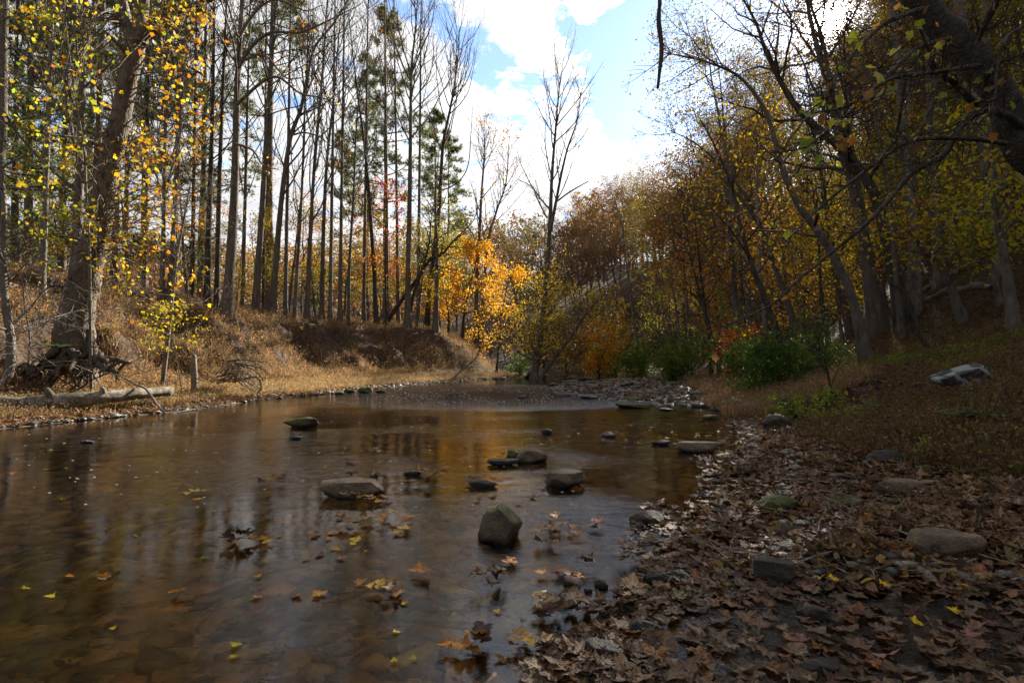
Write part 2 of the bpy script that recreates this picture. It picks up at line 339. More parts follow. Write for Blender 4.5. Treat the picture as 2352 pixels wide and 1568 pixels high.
tr = t.n('ShaderNodeBsdfTransparent', i_0=(.82, .65, .39, 1))
gl = t.n('ShaderNodeBsdfGlossy', i_Color=(1, 1, 1, 1), i_Roughness=.01, i_Normal=b.outputs[0])
finish(t, t.n('ShaderNodeMixShader', i_0=fr.outputs[0], i_1=tr.outputs[0], i_2=gl.outputs[0]).outputs[0]); M['water'] = m
m, t = newmat('foam'); p = t.n('ShaderNodeBsdfPrincipled', i_Base_Color=(.8, .8, .78, 1), i_Roughness=.6); finish(t, p.outputs[0]); M['foam'] = m
# ------------------------------------------------------------------ ground sheet
def axis(lo, hi, n, p):               # denser near zero
    u = np.linspace(-1, 1, n); s = np.sign(u) * (np.abs(u) ** p); return np.where(s < 0, -s * lo, s * hi)
xs = axis(-420, 420, 420, 2.6); ys = axis(-60, 620, 520, 2.8)
ys = np.unique(np.concatenate([ys, np.linspace(.8, 36, 260)])); xs = np.unique(np.concatenate([xs, np.linspace(-14, 12, 230)]))
X, Y = np.meshgrid(xs, ys); Z, I = height(X, Y, True)
nx, ny = len(xs), len(ys)
idx = np.arange(nx * ny).reshape(ny, nx)
Fq = np.stack([idx[:-1, :-1], idx[:-1, 1:], idx[1:, 1:], idx[1:, :-1]], -1).reshape(-1, 4)
C = np.zeros((*X.shape, 3)); C[:] = (.06, .036, .022)                      # leaf-strewn forest floor
grey = np.array((.15, .105, .068)); bed = np.array((.13, .092, .05)); clay = np.array((.11, .07, .042)); straw = np.array((.20, .14, .08)); litter = np.array((.10, .062, .04))
def put(mask, col): global C; C = C * (1 - mask[..., None]) + np.asarray(col) * mask[..., None]
put(I['left'] * 1.0, clay * .8); put(I['left'] * (1 - sstep(2.5, 4.5, I['dL'])), straw * .8); put(I['left'] * (1 - sstep(.2, .9, I['dL'])), (.12, .09, .06))
put(I['left'] * sstep(6.5, 8, I['dL']), (.16, .10, .06))
put(I['right'] * (1 - sstep(-.5, .6, I['dF'])), litter)
put(I['ins'] * 1.0, bed)
gme = mesh_np('ground', np.stack([X, Y, Z], -1).reshape(-1, 3), Fq, C.reshape(-1, 3), True)
tag(obj('ground', gme, M['ground']), kind='structure')
wxs = np.concatenate([[-80, -40, -20, -10], np.arange(-7, 4.5, .045), [6, 10, 18, 30]]); wys = np.concatenate([[-40, -10, 0], np.arange(1.2, 12.5, .028), np.arange(12.5, 24, .05), [26, 32, 45, 70, 110]])
WX, WY = np.meshgrid(wxs, wys); rz_ = np.clip(1.25 - np.hypot((WX + .6) / 4.2, (WY - 17.6) / 4.0), 0, 1)
WZ = rz_ * (.045 * fbm(WX * 3.2 + 3, WY * 2.4, 2, 81) + .028 * fbm(WX * 8 + WY, WY * 6, 3, 82) + .012 * np.abs(fbm(WX * 17, WY * 15, 2, 83)))
edge_ = np.clip((WX + 7) / 1.5, 0, 1) * np.clip((4.4 - WX) / 1, 0, 1) * np.clip((WY - 1.2) / .6, 0, 1) * np.clip((24 - WY) / 3, 0, 1)
uu, vv = WX * .97 + WY * .25, WY * .97 - WX * .25
WZ = WZ + edge_ * (.0042 * fbm(uu * 2.1, vv * 5.2, 2, 84) + .0026 * fbm(uu * 5.5, vv * 12, 2, 85)) * (.35 + 1.3 * np.clip(fbm(WX * .5, WY * .4, 2, 86) + .5, 0, 1))
wi = np.arange(WX.size).reshape(WX.shape)
tag(obj('water', mesh_np('water', np.stack([WX, WY, WZ], -1).reshape(-1, 3), np.stack([wi[:-1, :-1], wi[:-1, 1:], wi[1:, 1:], wi[1:, :-1]], -1).reshape(-1, 4), None, True), M['water']), kind='structure')
# ------------------------------------------------------------------ leaves, branches, trees
def nrm(v): v = np.asarray(v, float); return v / (np.linalg.norm(v, axis=-1, keepdims=True) + 1e-9)
DIAMOND = (np.array([(0, 0, 0), (.34, .45, .10), (0, 1, 0), (-.34, .45, .10)]), np.array([(0, 1, 2), (0, 2, 3)]))
OVAL = (np.array([(0, 0, 0), (.24, .25, .07), (.3, .55, .08), (0, 1, -.06), (-.3, .55, .08), (-.24, .25, .07)]), np.array([(0, 1, 2, 3), (0, 3, 4, 5)]))
def lobed(n=5):
    an = [-2.5, -1.9, -1.35, -1.05, -.62, -.33, 0, .33, .62, 1.05, 1.35, 1.9, 2.5]
    ra = [.42, .60, .47, .70, .56, .60, .80, .60, .56, .70, .47, .60, .42]
    v = [(0, .32, 0)] + [(r * math.sin(a), .32 + r * math.cos(a), .14 * r * abs(math.sin(a * 1.7))) for a, r in zip(an, ra)] + [(0, .12, -.03)]
    f = [(0, i, i + 1) for i in range(1, 14)] + [(0, 14, 1)]
    return np.array(v), np.array(f)
LOBED = lobed()
def scatter(tmpl, P, S, C, rng, up=.35, droop=0.0, N=None, spin=None):
    """one mesh's worth of leaf-sized faces: P points, S sizes, C colours"""
    tv, tf = tmpl; n = len(P)
    if N is None: N = nrm(rng.normal(0, 1, (n, 3)) + np.array([0, 0, up * 2]))
    a = rng.normal(0, 1, (n, 3)); a[:, 2] -= droop
    t = nrm(a - (a * N).sum(1)[:, None] * N); b = np.cross(N, t)
    V = P[:, None] + S[:, None, None] * (tv[None, :, 0:1] * b[:, None] + tv[None, :, 1:2] * t[:, None] + tv[None, :, 2:3] * N[:, None])
    F = (np.arange(n)[:, None, None] * len(tv) + tf[None]).reshape(-1, tf.shape[1])
    return V.reshape(-1, 3), F, np.repeat(C, len(tv), 0)
def pick(pal, n, rng, jit=.16):
    w = np.array([p[0] for p in pal], float); c = np.array([p[1] for p in pal])
    k = rng.choice(len(pal), n, p=w / w.sum()); base = c[k]
    return np.clip(base * (1 + rng.normal(0, jit, (n, 1))) * (1 + rng.normal(0, jit * .35, (n, 3))), .004, .9)
YEL = (.46, .33, .018); YGR = (.34, .33, .02); GRN = (.10, .16, .02); DGR = (.06, .10, .035); ORG = (.46, .19, .02); RUST = (.27, .11, .03); BRN = (.16, .085, .04); RED = (.40, .055, .02); TAN = (.30, .19, .10); GOLD = (.62, .32, .02); OLV = (.13, .13, .03)
class Cfg:
    def __init__(s, **k):
        s.seg = (.9, .45, .28, .2); s.wob = (.05, .12, .16, .2); s.trop = (.05, .05, .04, .02); s.sides = (9, 5, 4, 3)
        s.n = (16, 6, 4); s.f0 = (.4, .25, .2); s.ang = (55, 45, 45); s.lr = (.28, .5, .5); s.rr = (.45, .55, .6); s.maxlev = 2; s.leaflev = 2; s.per = 3; s.spread = .12
        s.tip = .25; s.rmin = .006; s.shape = lambda f: 1 - .55 * f
        s.__dict__.update(k)
def grow_path(P0, d, L, lev, cfg, rng):
    n = max(3, int(L / cfg.seg[lev])); P = np.empty((n + 1, 3)); P[0] = P0; d = np.array(d, float); st = L / n
    W = rng.normal(0, cfg.wob[lev], (n, 3)); W[:, 2] += cfg.trop[lev]
    for i in range(n):
        d = d + W[i]; d /= math.sqrt(d[0] * d[0] + d[1] * d[1] + d[2] * d[2]); P[i + 1] = P[i] + d * st
    return P
def spawn(T, tw, P, r0, L, lev, cfg, rng, n=None, f0=None):
    """children along the path P of a level-lev branch"""
    m = len(P); k = n if n is not None else max(1, int(cfg.n[lev] * rng.uniform(.75, 1.25)))
    f0 = cfg.f0[lev] if f0 is None else f0
    fs = np.sort(f0 + (1 - f0) * rng.random(k) ** .9); az0 = rng.random() * 6.28
    for j, f in enumerate(fs):
        x = min(f, .999) * (m - 1); i = int(x); p = P[i] + (P[i + 1] - P[i]) * (x - i); t = nrm(P[i + 1] - P[i])
        az = az0 + j * 2.4 + rng.normal(0, .4); a = math.radians(cfg.ang[lev] * rng.uniform(.7, 1.25))
        u = np.cross(t, (0, 0, 1.) if abs(t[2]) < .95 else (1., 0, 0)); u = nrm(u); v = np.cross(t, u)
        d = t * math.cos(a) + (u * math.cos(az) + v * math.sin(az)) * math.sin(a)
        l = L * cfg.lr[lev] * cfg.shape((f - f0) / (1 - f0 + 1e-6)) * rng.uniform(.65, 1.25); r = max(cfg.rmin * 1.3, r0 * (1 - .75 * f) * cfg.rr[lev])
        branch(T, tw, p, d, l, r, lev + 1, cfg, rng)
def branch(T, tw, p, d, l, r, lev, cfg, rng):
    Q = grow_path(p, d, l, lev, cfg, rng)
    T.add(Q, np.maximum(np.linspace(r, r * cfg.tip, len(Q)), cfg.rmin * .7), cfg.sides[lev], cap=False)
    if lev >= cfg.leaflev: tw.append(Q[len(Q) // 3:])
    if lev < cfg.maxlev: spawn(T, tw, Q, r, l, lev, cfg, rng)
def tw_points(tw, per, spread, rng):
    if not tw: return np.zeros((0, 3))
    A = np.concatenate(tw); k = int(per) if per >= 1 else 1
    if per < 1: A = A[rng.random(len(A)) < per]
    P = np.repeat(A, k, 0); return P + rng.normal(0, spread, P.shape)
def crown_mesh(name, pts, size, pal, rng, tmpl=DIAMOND, up=.3, droop=0.0):
    S = size * rng.uniform(.6, 1.25, len(pts)); V, F, C = scatter(tmpl, pts, S, pick(pal, len(pts), rng), rng, up, droop)
    return mesh_np(name, V, F, C)
def tree_meshes(name, H, r0, cfg, pal, size, seed, lean=(0, 0), trunkP=None, keep=1.0, tmpl=DIAMOND, droop=.3, extra=None, flare=1.5, lump=.04, keepf=None):
    """a trunk (with its limbs) mesh and a crown mesh, base at the origin"""
    rng = np.random.RandomState(seed); T = Tubes(); tw = []
    if trunkP is None:
        n = max(8, int(H / cfg.seg[0])); z = np.linspace(0, H, n); wob = np.cumsum(rng.normal(0, cfg.wob[0] * .28, (n, 2)), 0) * (H / n)
        trunkP = np.column_stack([lean[0] * z / H + wob[:, 0], lean[1] * z / H + wob[:, 1], z])
    P = np.asarray(trunkP, float); f = np.linspace(0, 1, len(P))
    r = r0 * ((1 - f) * .88 + .1) * (1 + (flare - 1) * np.exp(-f * H / .5))
    P2 = np.vstack([P[:1] - (P[1] - P[0]) / np.linalg.norm(P[1] - P[0]) * .5, P]); T.add(P2, np.concatenate([r[:1] * 1.15, r]), cfg.sides[0], lump=lump, rng=rng)
    spawn(T, tw, P, r0, H, 0, cfg, rng)
    if extra: extra(T, tw, P, rng)
    pts = tw_points(tw, cfg.per, cfg.spread, rng)
    if keepf and len(pts): pts = pts[keepf(pts)]
    if keep < 1: pts = pts[rng.random(len(pts)) < keep]
    return T.mesh(name + '_trunk'), (crown_mesh(name + '_crown', pts, size, pal, rng, tmpl, .3, droop) if len(pts) else None)
def plant(name, loc, tm, bark, label, cat='tree', group=None, rz=0.0, s=1.0, leaf='leaf', tilt=(0, 0)):
    o = empty(name, loc, label, cat, group); o.rotation_euler = (tilt[0], tilt[1], rz); o.scale = (s,) * 3 if isinstance(s, (int, float)) else s
    obj('trunk', tm[0], M[bark], o)
    if tm[1] is not None: obj('crown', tm[1], M[leaf], o)
    return o
# ---- kinds
POP = Cfg(n=(20, 6, 4), f0=(.42, .2, .2), ang=(48, 42, 40), lr=(.26, .5, .45), trop=(.02, .10, .07, .05), wob=(.06, .14, .16, .2), per=.22, spread=.1, rr=(.34, .55, .6))
POPB = Cfg(n=(26, 7, 4), f0=(.25, .2, .2), ang=(40, 35, 38), lr=(.32, .5, .45), trop=(.02, .13, .08, .05), wob=(.06, .10, .13, .18), per=.15, spread=.1, rr=(.4, .55, .6))
CAN = Cfg(n=(18, 7, 5), f0=(.45, .15, .1), ang=(58, 48, 45), lr=(.33, .5, .5), trop=(.02, .05, .04, .02), wob=(.13, .17, .2, .22), per=15, spread=.30, rr=(.42, .55, .6), seg=(.9, .5, .35, .2))
UND = Cfg(n=(16, 7, 5), f0=(.12, .15, .1), ang=(68, 45, 45), lr=(.45, .5, .45), trop=(.02, .015, .0, .0), wob=(.15, .15, .18, .2), per=9, spread=.17, rr=(.4, .5, .6), seg=(.5, .3, .2, .2), sides=(7, 4, 3, 3))
def needles(pts, rng, size=.34, n=13, pal=((3, DGR), (2, (.09, .12, .045)), (2, (.15, .14, .06)))):
    P = np.repeat(pts, n, 0); k = len(P); d = nrm(rng.normal(0, 1, (k, 3)) + np.array([0, 0, .35])); s = nrm(np.cross(d, rng.normal(0, 1, (k, 3)))) * .02
    L = size * rng.uniform(.6, 1.2, (k, 1)); V = np.stack([P - s, P + s, P + d * L], 1).reshape(-1, 3)
    return V, np.arange(k * 3).reshape(-1, 3), np.repeat(np.repeat(pick(pal, len(pts), rng), n, 0), 3, 0)
def pine_meshes(name, H, r0, seed, f0=.25, dens=1.0, spread=.17):
    rng = np.random.RandomState(seed); T = Tubes(); tw = []
    n = int(H / 1.0); z = np.linspace(0, H, n); P = np.column_stack([np.cumsum(rng.normal(0, .02, n)), np.cumsum(rng.normal(0, .02, n)), z]); f = z / H
    T.add(np.vstack([P[:1] - (0, 0, .5), P]), np.concatenate([[r0 * 1.3], r0 * (1.0 - .93 * f) * (1 + .4 * np.exp(-z / .5))]), 9, lump=.04, rng=rng)
    zz_ = H * f0
    while zz_ < H * .985:
        for q in range(rng.randint(3, 6)):
            ff = zz_ / H; L = H * spread * ((1 - ff) ** .75 + .06) * rng.uniform(.5, 1.2)
            if rng.random() > dens and ff < .6: continue
            az = rng.random() * 6.28; d = np.array([math.cos(az), math.sin(az), rng.uniform(-.05, .35)]); p = np.array([0, 0, zz_ + rng.uniform(-.15, .15)])
            cfg = Cfg(seg=(1, .5, .3, .3), wob=(0, .07, .1, .1), trop=(0, .01, .01, 0), n=(0, 7, 0), f0=(0, .3, 0), ang=(0, 50, 0), lr=(0, .38, 0), maxlev=2, leaflev=2, sides=(9, 4, 3, 3), rmin=.008)
            Q = grow_path(p, d, L, 1, cfg, rng); T.add(Q, np.linspace(.012 + .012 * L, .006, len(Q)), 4, cap=False); tw.append(Q[len(Q) // 2:])
            spawn(T, tw, Q, .03, L, 1, cfg, rng)
        zz_ += rng.uniform(.55, 1.0)
    pts = tw_points(tw, 1, .1, rng)
    V, F, C = needles(pts, rng)
    return T.mesh(name + '_trunk'), mesh_np(name + '_crown', V, F, C)
print('t kinds', time.time() - T0)
HIL = [tree_meshes('hillside_tree', 17 + 1.5 * i, .15 + .012 * i, CAN, pal, .135, 200 + i, flare=1.25, keep=(.9, .85, .95, 1, .9)[i], lean=(-2.6 + .7 * i, 0)) for i, pal in enumerate([  # autumn leaf colours, darkened to imitate the hillside's shade
    ((5, (.14, .068, .032)), (2, (.2, .095, .025)), (3, (.12, .068, .035))), ((6, (.10, .058, .034)), (3, (.13, .065, .03)), (1, (.2, .13, .07))), ((3, (.24, .10, .02)), (2, (.28, .18, .02)), (5, (.15, .068, .03))), ((4, (.34, .25, .018)), (3, (.22, .24, .02)), (2, (.15, .08, .025))), ((3, (.14, .07, .03)), (3, (.10, .10, .025)), (1, (.07, .11, .02)))])]
UNM = [tree_meshes('understory_tree', 6.5 + i, .07 + .012 * i, UND, pal, .088, 300 + i, lean=(-.8, 0), tmpl=OVAL) for i, pal in enumerate([
    ((4, (.36, .28, .022)), (4, (.26, .26, .02)), (2, (.18, .09, .03))), ((5, (.36, .26, .02)), (2, (.3, .17, .02)), (3, (.18, .09, .03))), ((4, YGR), (3, GRN), (1, YEL)), ((4, (.5, .22, .02)), (3, YEL), (1, RUST)), ((3, RED), (2, ORG), (1, BRN)), ((5, (.15, .08, .035)), (3, (.2, .10, .03)), (1, (.3, .22, .03)))])]
PIN = [pine_meshes('pine_tree', 19 + 3 * i, .2 + .02 * i, 400 + i, (.16, .3, .42)[i], (.65, .6, .6)[i], .2) for i in range(3)]
POM = [tree_meshes('poplar_tree', 22 + 2.2 * i, .2 + .02 * i, (POP, POPB)[i % 2], ((4, BRN), (2, YEL), (2, RUST)), .12, 500 + i, lean=(.6 * (i % 3 - 1), .3)) for i in range(4)]
print('t protos', time.time() - T0)
# ---- a trunk given by photo points: (U, V) at depth y (+dy)
def upath(pts, y, n=26, yend=None):
    k = len(pts); ysq = np.linspace(y, yend if yend else y, k)
    return smoothpath([at(U, V, yy) for (U, V), yy in zip(pts, ysq)], n)
def base_of(U, V, y): p = at(U, V, y); return np.array([p[0], p[1], hz(p[0], p[1])])
def snap_y(U, V, y):                 # depth at which the ground really shows at that pixel
    for dv in (0, 3, 6, 9, 12):
        g_ = ground(U, V + dv, 0.0)[1]
        if .75 * y < g_ < 1.5 * y: return g_
    return y
def gap(P):                          # leaves cut away around the sun so its glare reaches the camera
    d = nrm(P - np.array([0, 0, CAMZ])); return (d @ SD) < math.cos(math.radians(2.3))
def hero(name, pts, y, r0, cfg, pal, size, seed, bark, label, keep=1.0, group=None, tmpl=DIAMOND, cat='tree', extra=None, yend=None, flare=1.5, lump=.05, leaf='leaf'):
    y0 = y; y = snap_y(*pts[0], y); yend = yend * y / y0 if yend else None; r0 = r0 * y / y0 * (.78 if name == 'poplar_tree' else 1)
    b = base_of(*pts[0], y); P = upath(pts, y, max(14, int(len(pts) * 6)), yend) ; sh = b - P[0]
    w_ = np.linspace(1, 0, len(P))[:, None] ** 2; P = P + sh * w_ * np.array([1, 1, 1.]) - b
    H = np.linalg.norm(np.diff(P, axis=0), axis=1).sum()
    tm = tree_meshes(name, H, r0, cfg, pal, size, seed, trunkP=P, keep=keep, tmpl=tmpl, extra=(lambda T, tw, PP, rng: extra(T, tw, PP, rng, b, y - y0)) if extra else None, keepf=lambda q: gap(q + b), flare=flare, lump=lump)
    return plant(name, b, tm, bark, label, cat, group, leaf=leaf)
BAREP = ((4, BRN), (2, RUST), (2, YEL))
G_L = 'straight tall trees standing on the high creek bank'
# curved limbs drooping off the big trunk
def limbs(defs, y0):
    def ex(T, tw, P, rng, b, dy):
        for pts, r, yy in defs:
            Q = upath(pts, y0 + dy + (yy or 0), 24) - b
            T.add(Q, np.linspace(r, .012, len(Q)), 6, cap=False); c = Cfg(n=(0, 9, 4), f0=(0, .3, .2), lr=(0, .22, .5), trop=(0, 0, .03, .02), maxlev=3, leaflev=3, per=.3)
            spawn(T, tw, Q, r * .5, 4, 1, c, rng)
    return ex
hero('poplar_tree', [(520, 722), (532, 560), (540, 400), (545, 200), (556, 0), (565, -260), (570, -500)], 22.5, .27, POP, BAREP, .12, 1, 'poplar',
     'thickest grey trunk on the high bank, with dark limbs arching down to one side', group=G_L,
     extra=limbs([([(548, 155), (580, 105), (625, 75), (690, 75), (760, 45), (830, 10)], .09, -.5), ([(545, 240), (600, 190), (640, 178), (690, 215), (740, 225), (800, 250)], .07, -.5),
                  ([(548, 85), (570, 50), (600, 15), (640, 0), (700, 25), (740, 12)], .07, -.3), ([(540, 330), (580, 345), (605, 380), (640, 390)], .05, -.4), ([(542, 165), (560, 140), (610, 130), (660, 180), (720, 172)], .07, .3)], 22.5))
hero('poplar_tree', [(475, 712), (480, 500), (487, 300), (492, 0), (494, -300)], 25, .2, POP, BAREP, .12, 2, 'darkbark', 'dark straight trunk just beside the thickest grey one on the bank', group=G_L)
hero('poplar_tree', [(497, 715), (503, 450), (512, 200), (520, 0), (524, -260)], 27, .17, POP, BAREP, .12, 3, 'darkbark', 'slim dark trunk squeezed close against the thickest grey one', group=G_L)
hero('poplar_tree', [(586, 712), (600, 500), (610, 340), (622, 150), (634, 0), (650, -280)], 24.5, .2, POP, BAREP, .12, 4, 'poplar', 'straight grey-brown trunk leaning slightly toward the creek, beside a gap of sky', group=G_L,
     extra=limbs([([(622, 120), (635, 80), (650, 40), (672, 0)], .06, 0)], 24.5))
hero('poplar_tree', [(625, 712), (632, 620), (640, 520), (653, 400), (668, 310), (690, 250), (703, 190), (722, 110), (765, 55), (800, 0), (830, -70)], 25.5, .19, POPB, BAREP, .12, 5, 'poplar', 'grey trunk with an S-shaped bend halfway up', group=G_L,
     extra=limbs([([(672, 310), (700, 305), (735, 315), (760, 335), (790, 345)], .05, 0)], 25.5))
hero('poplar_tree', [(704, 735), (712, 560), (722, 380), (738, 200), (752, 0), (760, -200)], 27, .16, POPB, BAREP, .12, 6, 'poplar', 'slender straight trunk standing behind the bulge of the bank top', group=G_L)
hero('poplar_tree', [(738, 738), (742, 560), (750, 380), (765, 240), (775, 120), (790, -60)], 28.5, .15, POPB, BAREP, .12, 7, 'hillbark', 'slender trunk forking high against the white sky, over the gully in the bank', group=G_L)
hero('poplar_tree', [(676, 728), (686, 560), (694, 420), (700, 250), (708, 60), (712, -100)], 29, .13, POPB, BAREP, .12, 8, 'poplar', 'thin upright trunk crowded between two straighter ones', group=G_L)
hero('poplar_tree', [(865, 748), (858, 600), (848, 460), (838, 340), (822, 220), (810, 120), (800, 20)], 30, .17, POP, BAREP, .12, 9, 'darkbark', 'dark trunk leaning away from the creek behind the red tree', group=G_L)
FAN = Cfg(n=(30, 8, 5), f0=(.45, .15, .2), ang=(34, 26, 30), lr=(.3, .5, .5), trop=(.02, .14, .10, .06), wob=(.05, .08, .1, .14), per=.06, spread=.1, rr=(.42, .55, .6), shape=lambda f: 1 - .45 * f)
hero('poplar_tree', [(936, 752), (938, 600), (941, 450), (943, 300), (945, 160), (955, 60), (962, -60)], 29, .21, FAN, BAREP, .12, 10, 'poplar', 'tallest bare tree on the bank with a wide fan of fine twigs', group=G_L,
     extra=limbs([([(945, 190), (925, 150), (905, 90), (890, 20), (885, -40)], .06, 0), ([(945, 260), (980, 225), (1010, 190), (1030, 150)], .04, .2), ([(945, 170), (965, 120), (990, 60), (1000, 0)], .06, 0)], 29))
hero('poplar_tree', [(980, 752), (990, 640), (1005, 520), (1012, 420), (1018, 330), (1032, 260), (1043, 200), (1052, 130), (1056, 70)], 31, .2, FAN, BAREP, .12, 11, 'darkbark', 'bare tree with a broom-shaped crown, next tallest, standing nearest the golden maple', group=G_L,
     extra=limbs([([(1010, 440), (1050, 420), (1075, 380), (1082, 300), (1086, 240)], .05, 0), ([(1040, 225), (1070, 190), (1085, 150), (1090, 110)], .04, 0)], 31))
hero('poplar_tree', [(800, 745), (803, 600), (812, 450), (818, 300), (830, 180), (850, 90)], 31, .13, POPB, BAREP, .12, 12, 'hillbark', 'thin grey trunk left of the red-leaved tree', group=G_L)
hero('poplar_tree', [(1000, 755), (1003, 650), (1003, 560), (1000, 450), (1010, 330)], 34, .22, POP, BAREP, .12, 13, 'poplar', 'stout dark trunk at the edge of the golden leaves', group=G_L)
for k, (U, U2, y, r, s) in enumerate([(95, 122, 20, .15, 31), (172, 196, 19, .24, 32), (212, 238, 20, .24, 33), (372, 385, 24, .13, 34), (388, 430, 23, .14, 35), (440, 452, 27, .14, 36), (655, 668, 30, .15, 37), (780, 792, 33, .16, 38), (915, 905, 33, .14, 39), (556, 575, 31, .15, 40), (835, 846, 36, .16, 41), (605, 612, 34, .14, 42), (758, 770, 35, .17, 43), (890, 884, 34, .16, 44), (960, 968, 35, .16, 45), (330, 345, 28, .16, 46), (285, 300, 30, .2, 47), (30, 40, 26, .2, 48)]):
    lab = ['pale smooth trunk at the edge of the picture behind yellow leaves', 'thick straight pine-like trunk just behind the leaning sycamore', 'twin of the thick trunk behind the sycamore, nearer its fork', 'slim trunk beside orange sycamore leaves', 'slightly tilted slim trunk among the orange leaves',
           'slender trunk in the shade before the darkest pair', 'far thin trunk in the sky gap behind the S-bent tree', 'far straight trunk in the thicket above the gully', 'dark far trunk just beside the fan-topped tree', 'far slender trunk between the thickest grey one and the sky gap', 'far grey trunk beyond the red-leaved tree', 'thin far trunk inside the bright gap in the forest', 'far trunk half hidden by forked slender trees', 'far straight trunk behind the red leaves', 'far slim trunk between the two fan-topped trees', 'shadowed trunk seen through orange leaves', 'dim trunk deep behind the sycamore', 'dim trunk deep in the wood at the picture edge'][k]
    hero('poplar_tree', [(U, 735 if y > 24 else 690), ((U * 2 + U2) / 3, 480), ((U + 2 * U2) / 3, 230), (U2, 0), (U2 + 8, -320 if U < 500 else -120)], y, r, (POP, POPB)[k % 2], BAREP, .12, 600 + s, ('palebark', 'poplar', 'poplar', 'hillbark', 'hillbark', 'darkbark')[k % 6], lab, group=G_L)
print('t heroes', time.time() - T0)
# pines behind the bank
G_P = 'dark green pines in the wood behind the high bank'
pl = [(-10, 19, 0, 1.0, 'dark pine at the picture edge behind the crooked little tree'), (60, 27, 1, 1, 'dense olive pine behind the pale trunk'), (140, 30, 0, 1.1, 'dark pine showing between the pale trunk and the sycamore'), (260, 26, 0, .9, 'shaded pine directly behind the sycamore'), (330, 33, 1, 1.1, 'pine with foliage showing behind orange leaves'),
      (400, 30, 0, .95, 'dark pine filling the gap beside the orange leaves'), (460, 34, 1, 1.15, 'tall pine behind the dark straight trunks'), (620, 33, 2, 1.15, 'high-crowned pine whose top shows above the sky gap'), (885, 38, 1, 1.0, 'pine with a ragged crown behind the red tree'),
      (1000, 42, 0, .9, 'pine with horizontal tufts under the broom-shaped crown'), (1030, 47, 1, .9, 'farthest pine beside the brown-leaved twin trunks'), (780, 42, 0, .8, 'short pine deep in the wood over the gully'), (840, 47, 2, .95, 'thin-crowned pine far back against white cloud'), (200, 38, 2, 1.2, 'tall pine far behind the sycamore'), (-40, 33, 0, 1.2, 'pine mostly cut off by the picture edge'), (100, 38, 0, 1.2, 'far dark pine backing the yellow leaves')]
for U, y, k, s, lab in pl:
    b = base_of(U, 720, y); plant('pine_tree', b, PIN[k], 'poplar', lab, 'pine', G_P, rz=U * .7, s=s, leaf='needle')
# saplings with speckled yellow leaves behind the bank top
G_U = 'small yellow-leaved saplings at the wood edge'
ul = [(300, 22, 1, .8, 'small orange sapling behind the sycamore trunk'), (430, 24, 3, .8, 'low orange-leaved sapling before the dark trunks'), (600, 27, 0, .75, 'small sparse yellow sapling at the foot of the sky gap'), (660, 30, 3, .9, 'orange sapling deep between thin trunks'), (730, 31, 0, .95, 'yellow sapling behind the bank gully'), (790, 33, 1, 1.0, 'yellow sapling left of the red-leaved tree'), (845, 36, 3, .9, 'faded orange sapling behind the red-leaved tree'), (955, 33, 0, .9, 'greenish yellow sapling under the fan-topped trees'), (1010, 38, 2, 1.1, 'green and yellow sapling behind the golden maple'), (40, 22, 2, .9, 'green sapling in the shade at the picture edge'), (150, 24, 0, .9, 'yellow-green sapling behind the sycamore base'), (540, 33, 1, .8, 'faint golden sapling behind the thickest trunk'), (690, 40, 3, 1, 'far orange sapling low in the sky gap'), (880, 44, 1, 1.1, 'far golden sapling low behind the wood'), (1050, 45, 3, 1.1, 'far orange sapling behind the golden maple')]
for U, y, k, s, lab in ul:
    b = base_of(U, 730, y); plant('sapling', b, UNM[k], 'hillbark', lab, 'sapling', G_U, rz=U * 1.3, s=s)
# red-leaved small tree
RD = Cfg(**{**UND.__dict__, 'f0': (.25, .15, .1), 'lr': (.3, .5, .45), 'per': 3})
hero('red_tree', [(888, 750), (886, 660), (884, 580), (888, 500), (893, 440)], 32, .07, RD, ((5, RED), (2, ORG), (1, RUST)), .12, 71, 'darkbark', 'small tree with deep red leaves on the bank among grey trunks')
# golden maple
GM = Cfg(**{**UND.__dict__, 'n': (22, 8, 5), 'lr': (.5, .5, .45), 'f0': (.12, .15, .1), 'per': 7, 'shape': lambda f: 1.05 - .75 * f, 'spread': .16})
hero('golden_maple', [(1062, 782), (1066, 720), (1078, 660), (1092, 610), (1098, 555)], 33, .10, GM, ((6, GOLD), (3, YEL), (2, ORG)), .13, 72, 'darkbark', 'broad golden-orange maple glowing at the end of the bank', tmpl=OVAL)
GM2 = Cfg(**{**GM.__dict__, 'n': (14, 7, 5)})
hero('golden_maple', [(1140, 800), (1146, 760), (1150, 720), (1162, 670), (1170, 630)], 34, .06, GM2, ((6, GOLD), (3, YEL), (2, ORG)), .13, 73, 'darkbark', 'smaller golden maple overlapping the broad one, nearer the creek', tmpl=OVAL)
hero('golden_maple', [(1030, 775), (1030, 720), (1025, 680), (1035, 640)], 34, .06, GM2, ((6, GOLD), (3, YEL), (2, ORG)), .12, 79, 'darkbark', 'low golden maple at the wood side of the broad one', tmpl=OVAL)
# twin trunks with brown leaves
TW = Cfg(n=(26, 7, 4), f0=(.3, .15, .1), ang=(36, 34, 38), lr=(.26, .5, .5), trop=(.02, .12, .07, .03), wob=(.06, .1, .14, .18), per=2, spread=.16, rr=(.4, .55, .6))
hero('brown_leaved_tree', [(1095, 795), (1095, 680), (1100, 560), (1106, 450), (1112, 360), (1112, 300)], 35, .17, TW, ((5, RUST), (3, BRN), (2, YEL)), .13, 74, 'hillbark', 'slim tree with withered brown leaves, taller trunk of a close pair', keep=.5)
hero('brown_leaved_tree', [(1106, 798), (1112, 680), (1120, 560), (1142, 480), (1162, 420), (1170, 320)], 35.3, .14, TW, ((5, RUST), (3, BRN), (2, YEL)), .13, 75, 'palebark', 'slim brown-leaved tree leaning toward the creek, partner of the close pair', keep=.5)
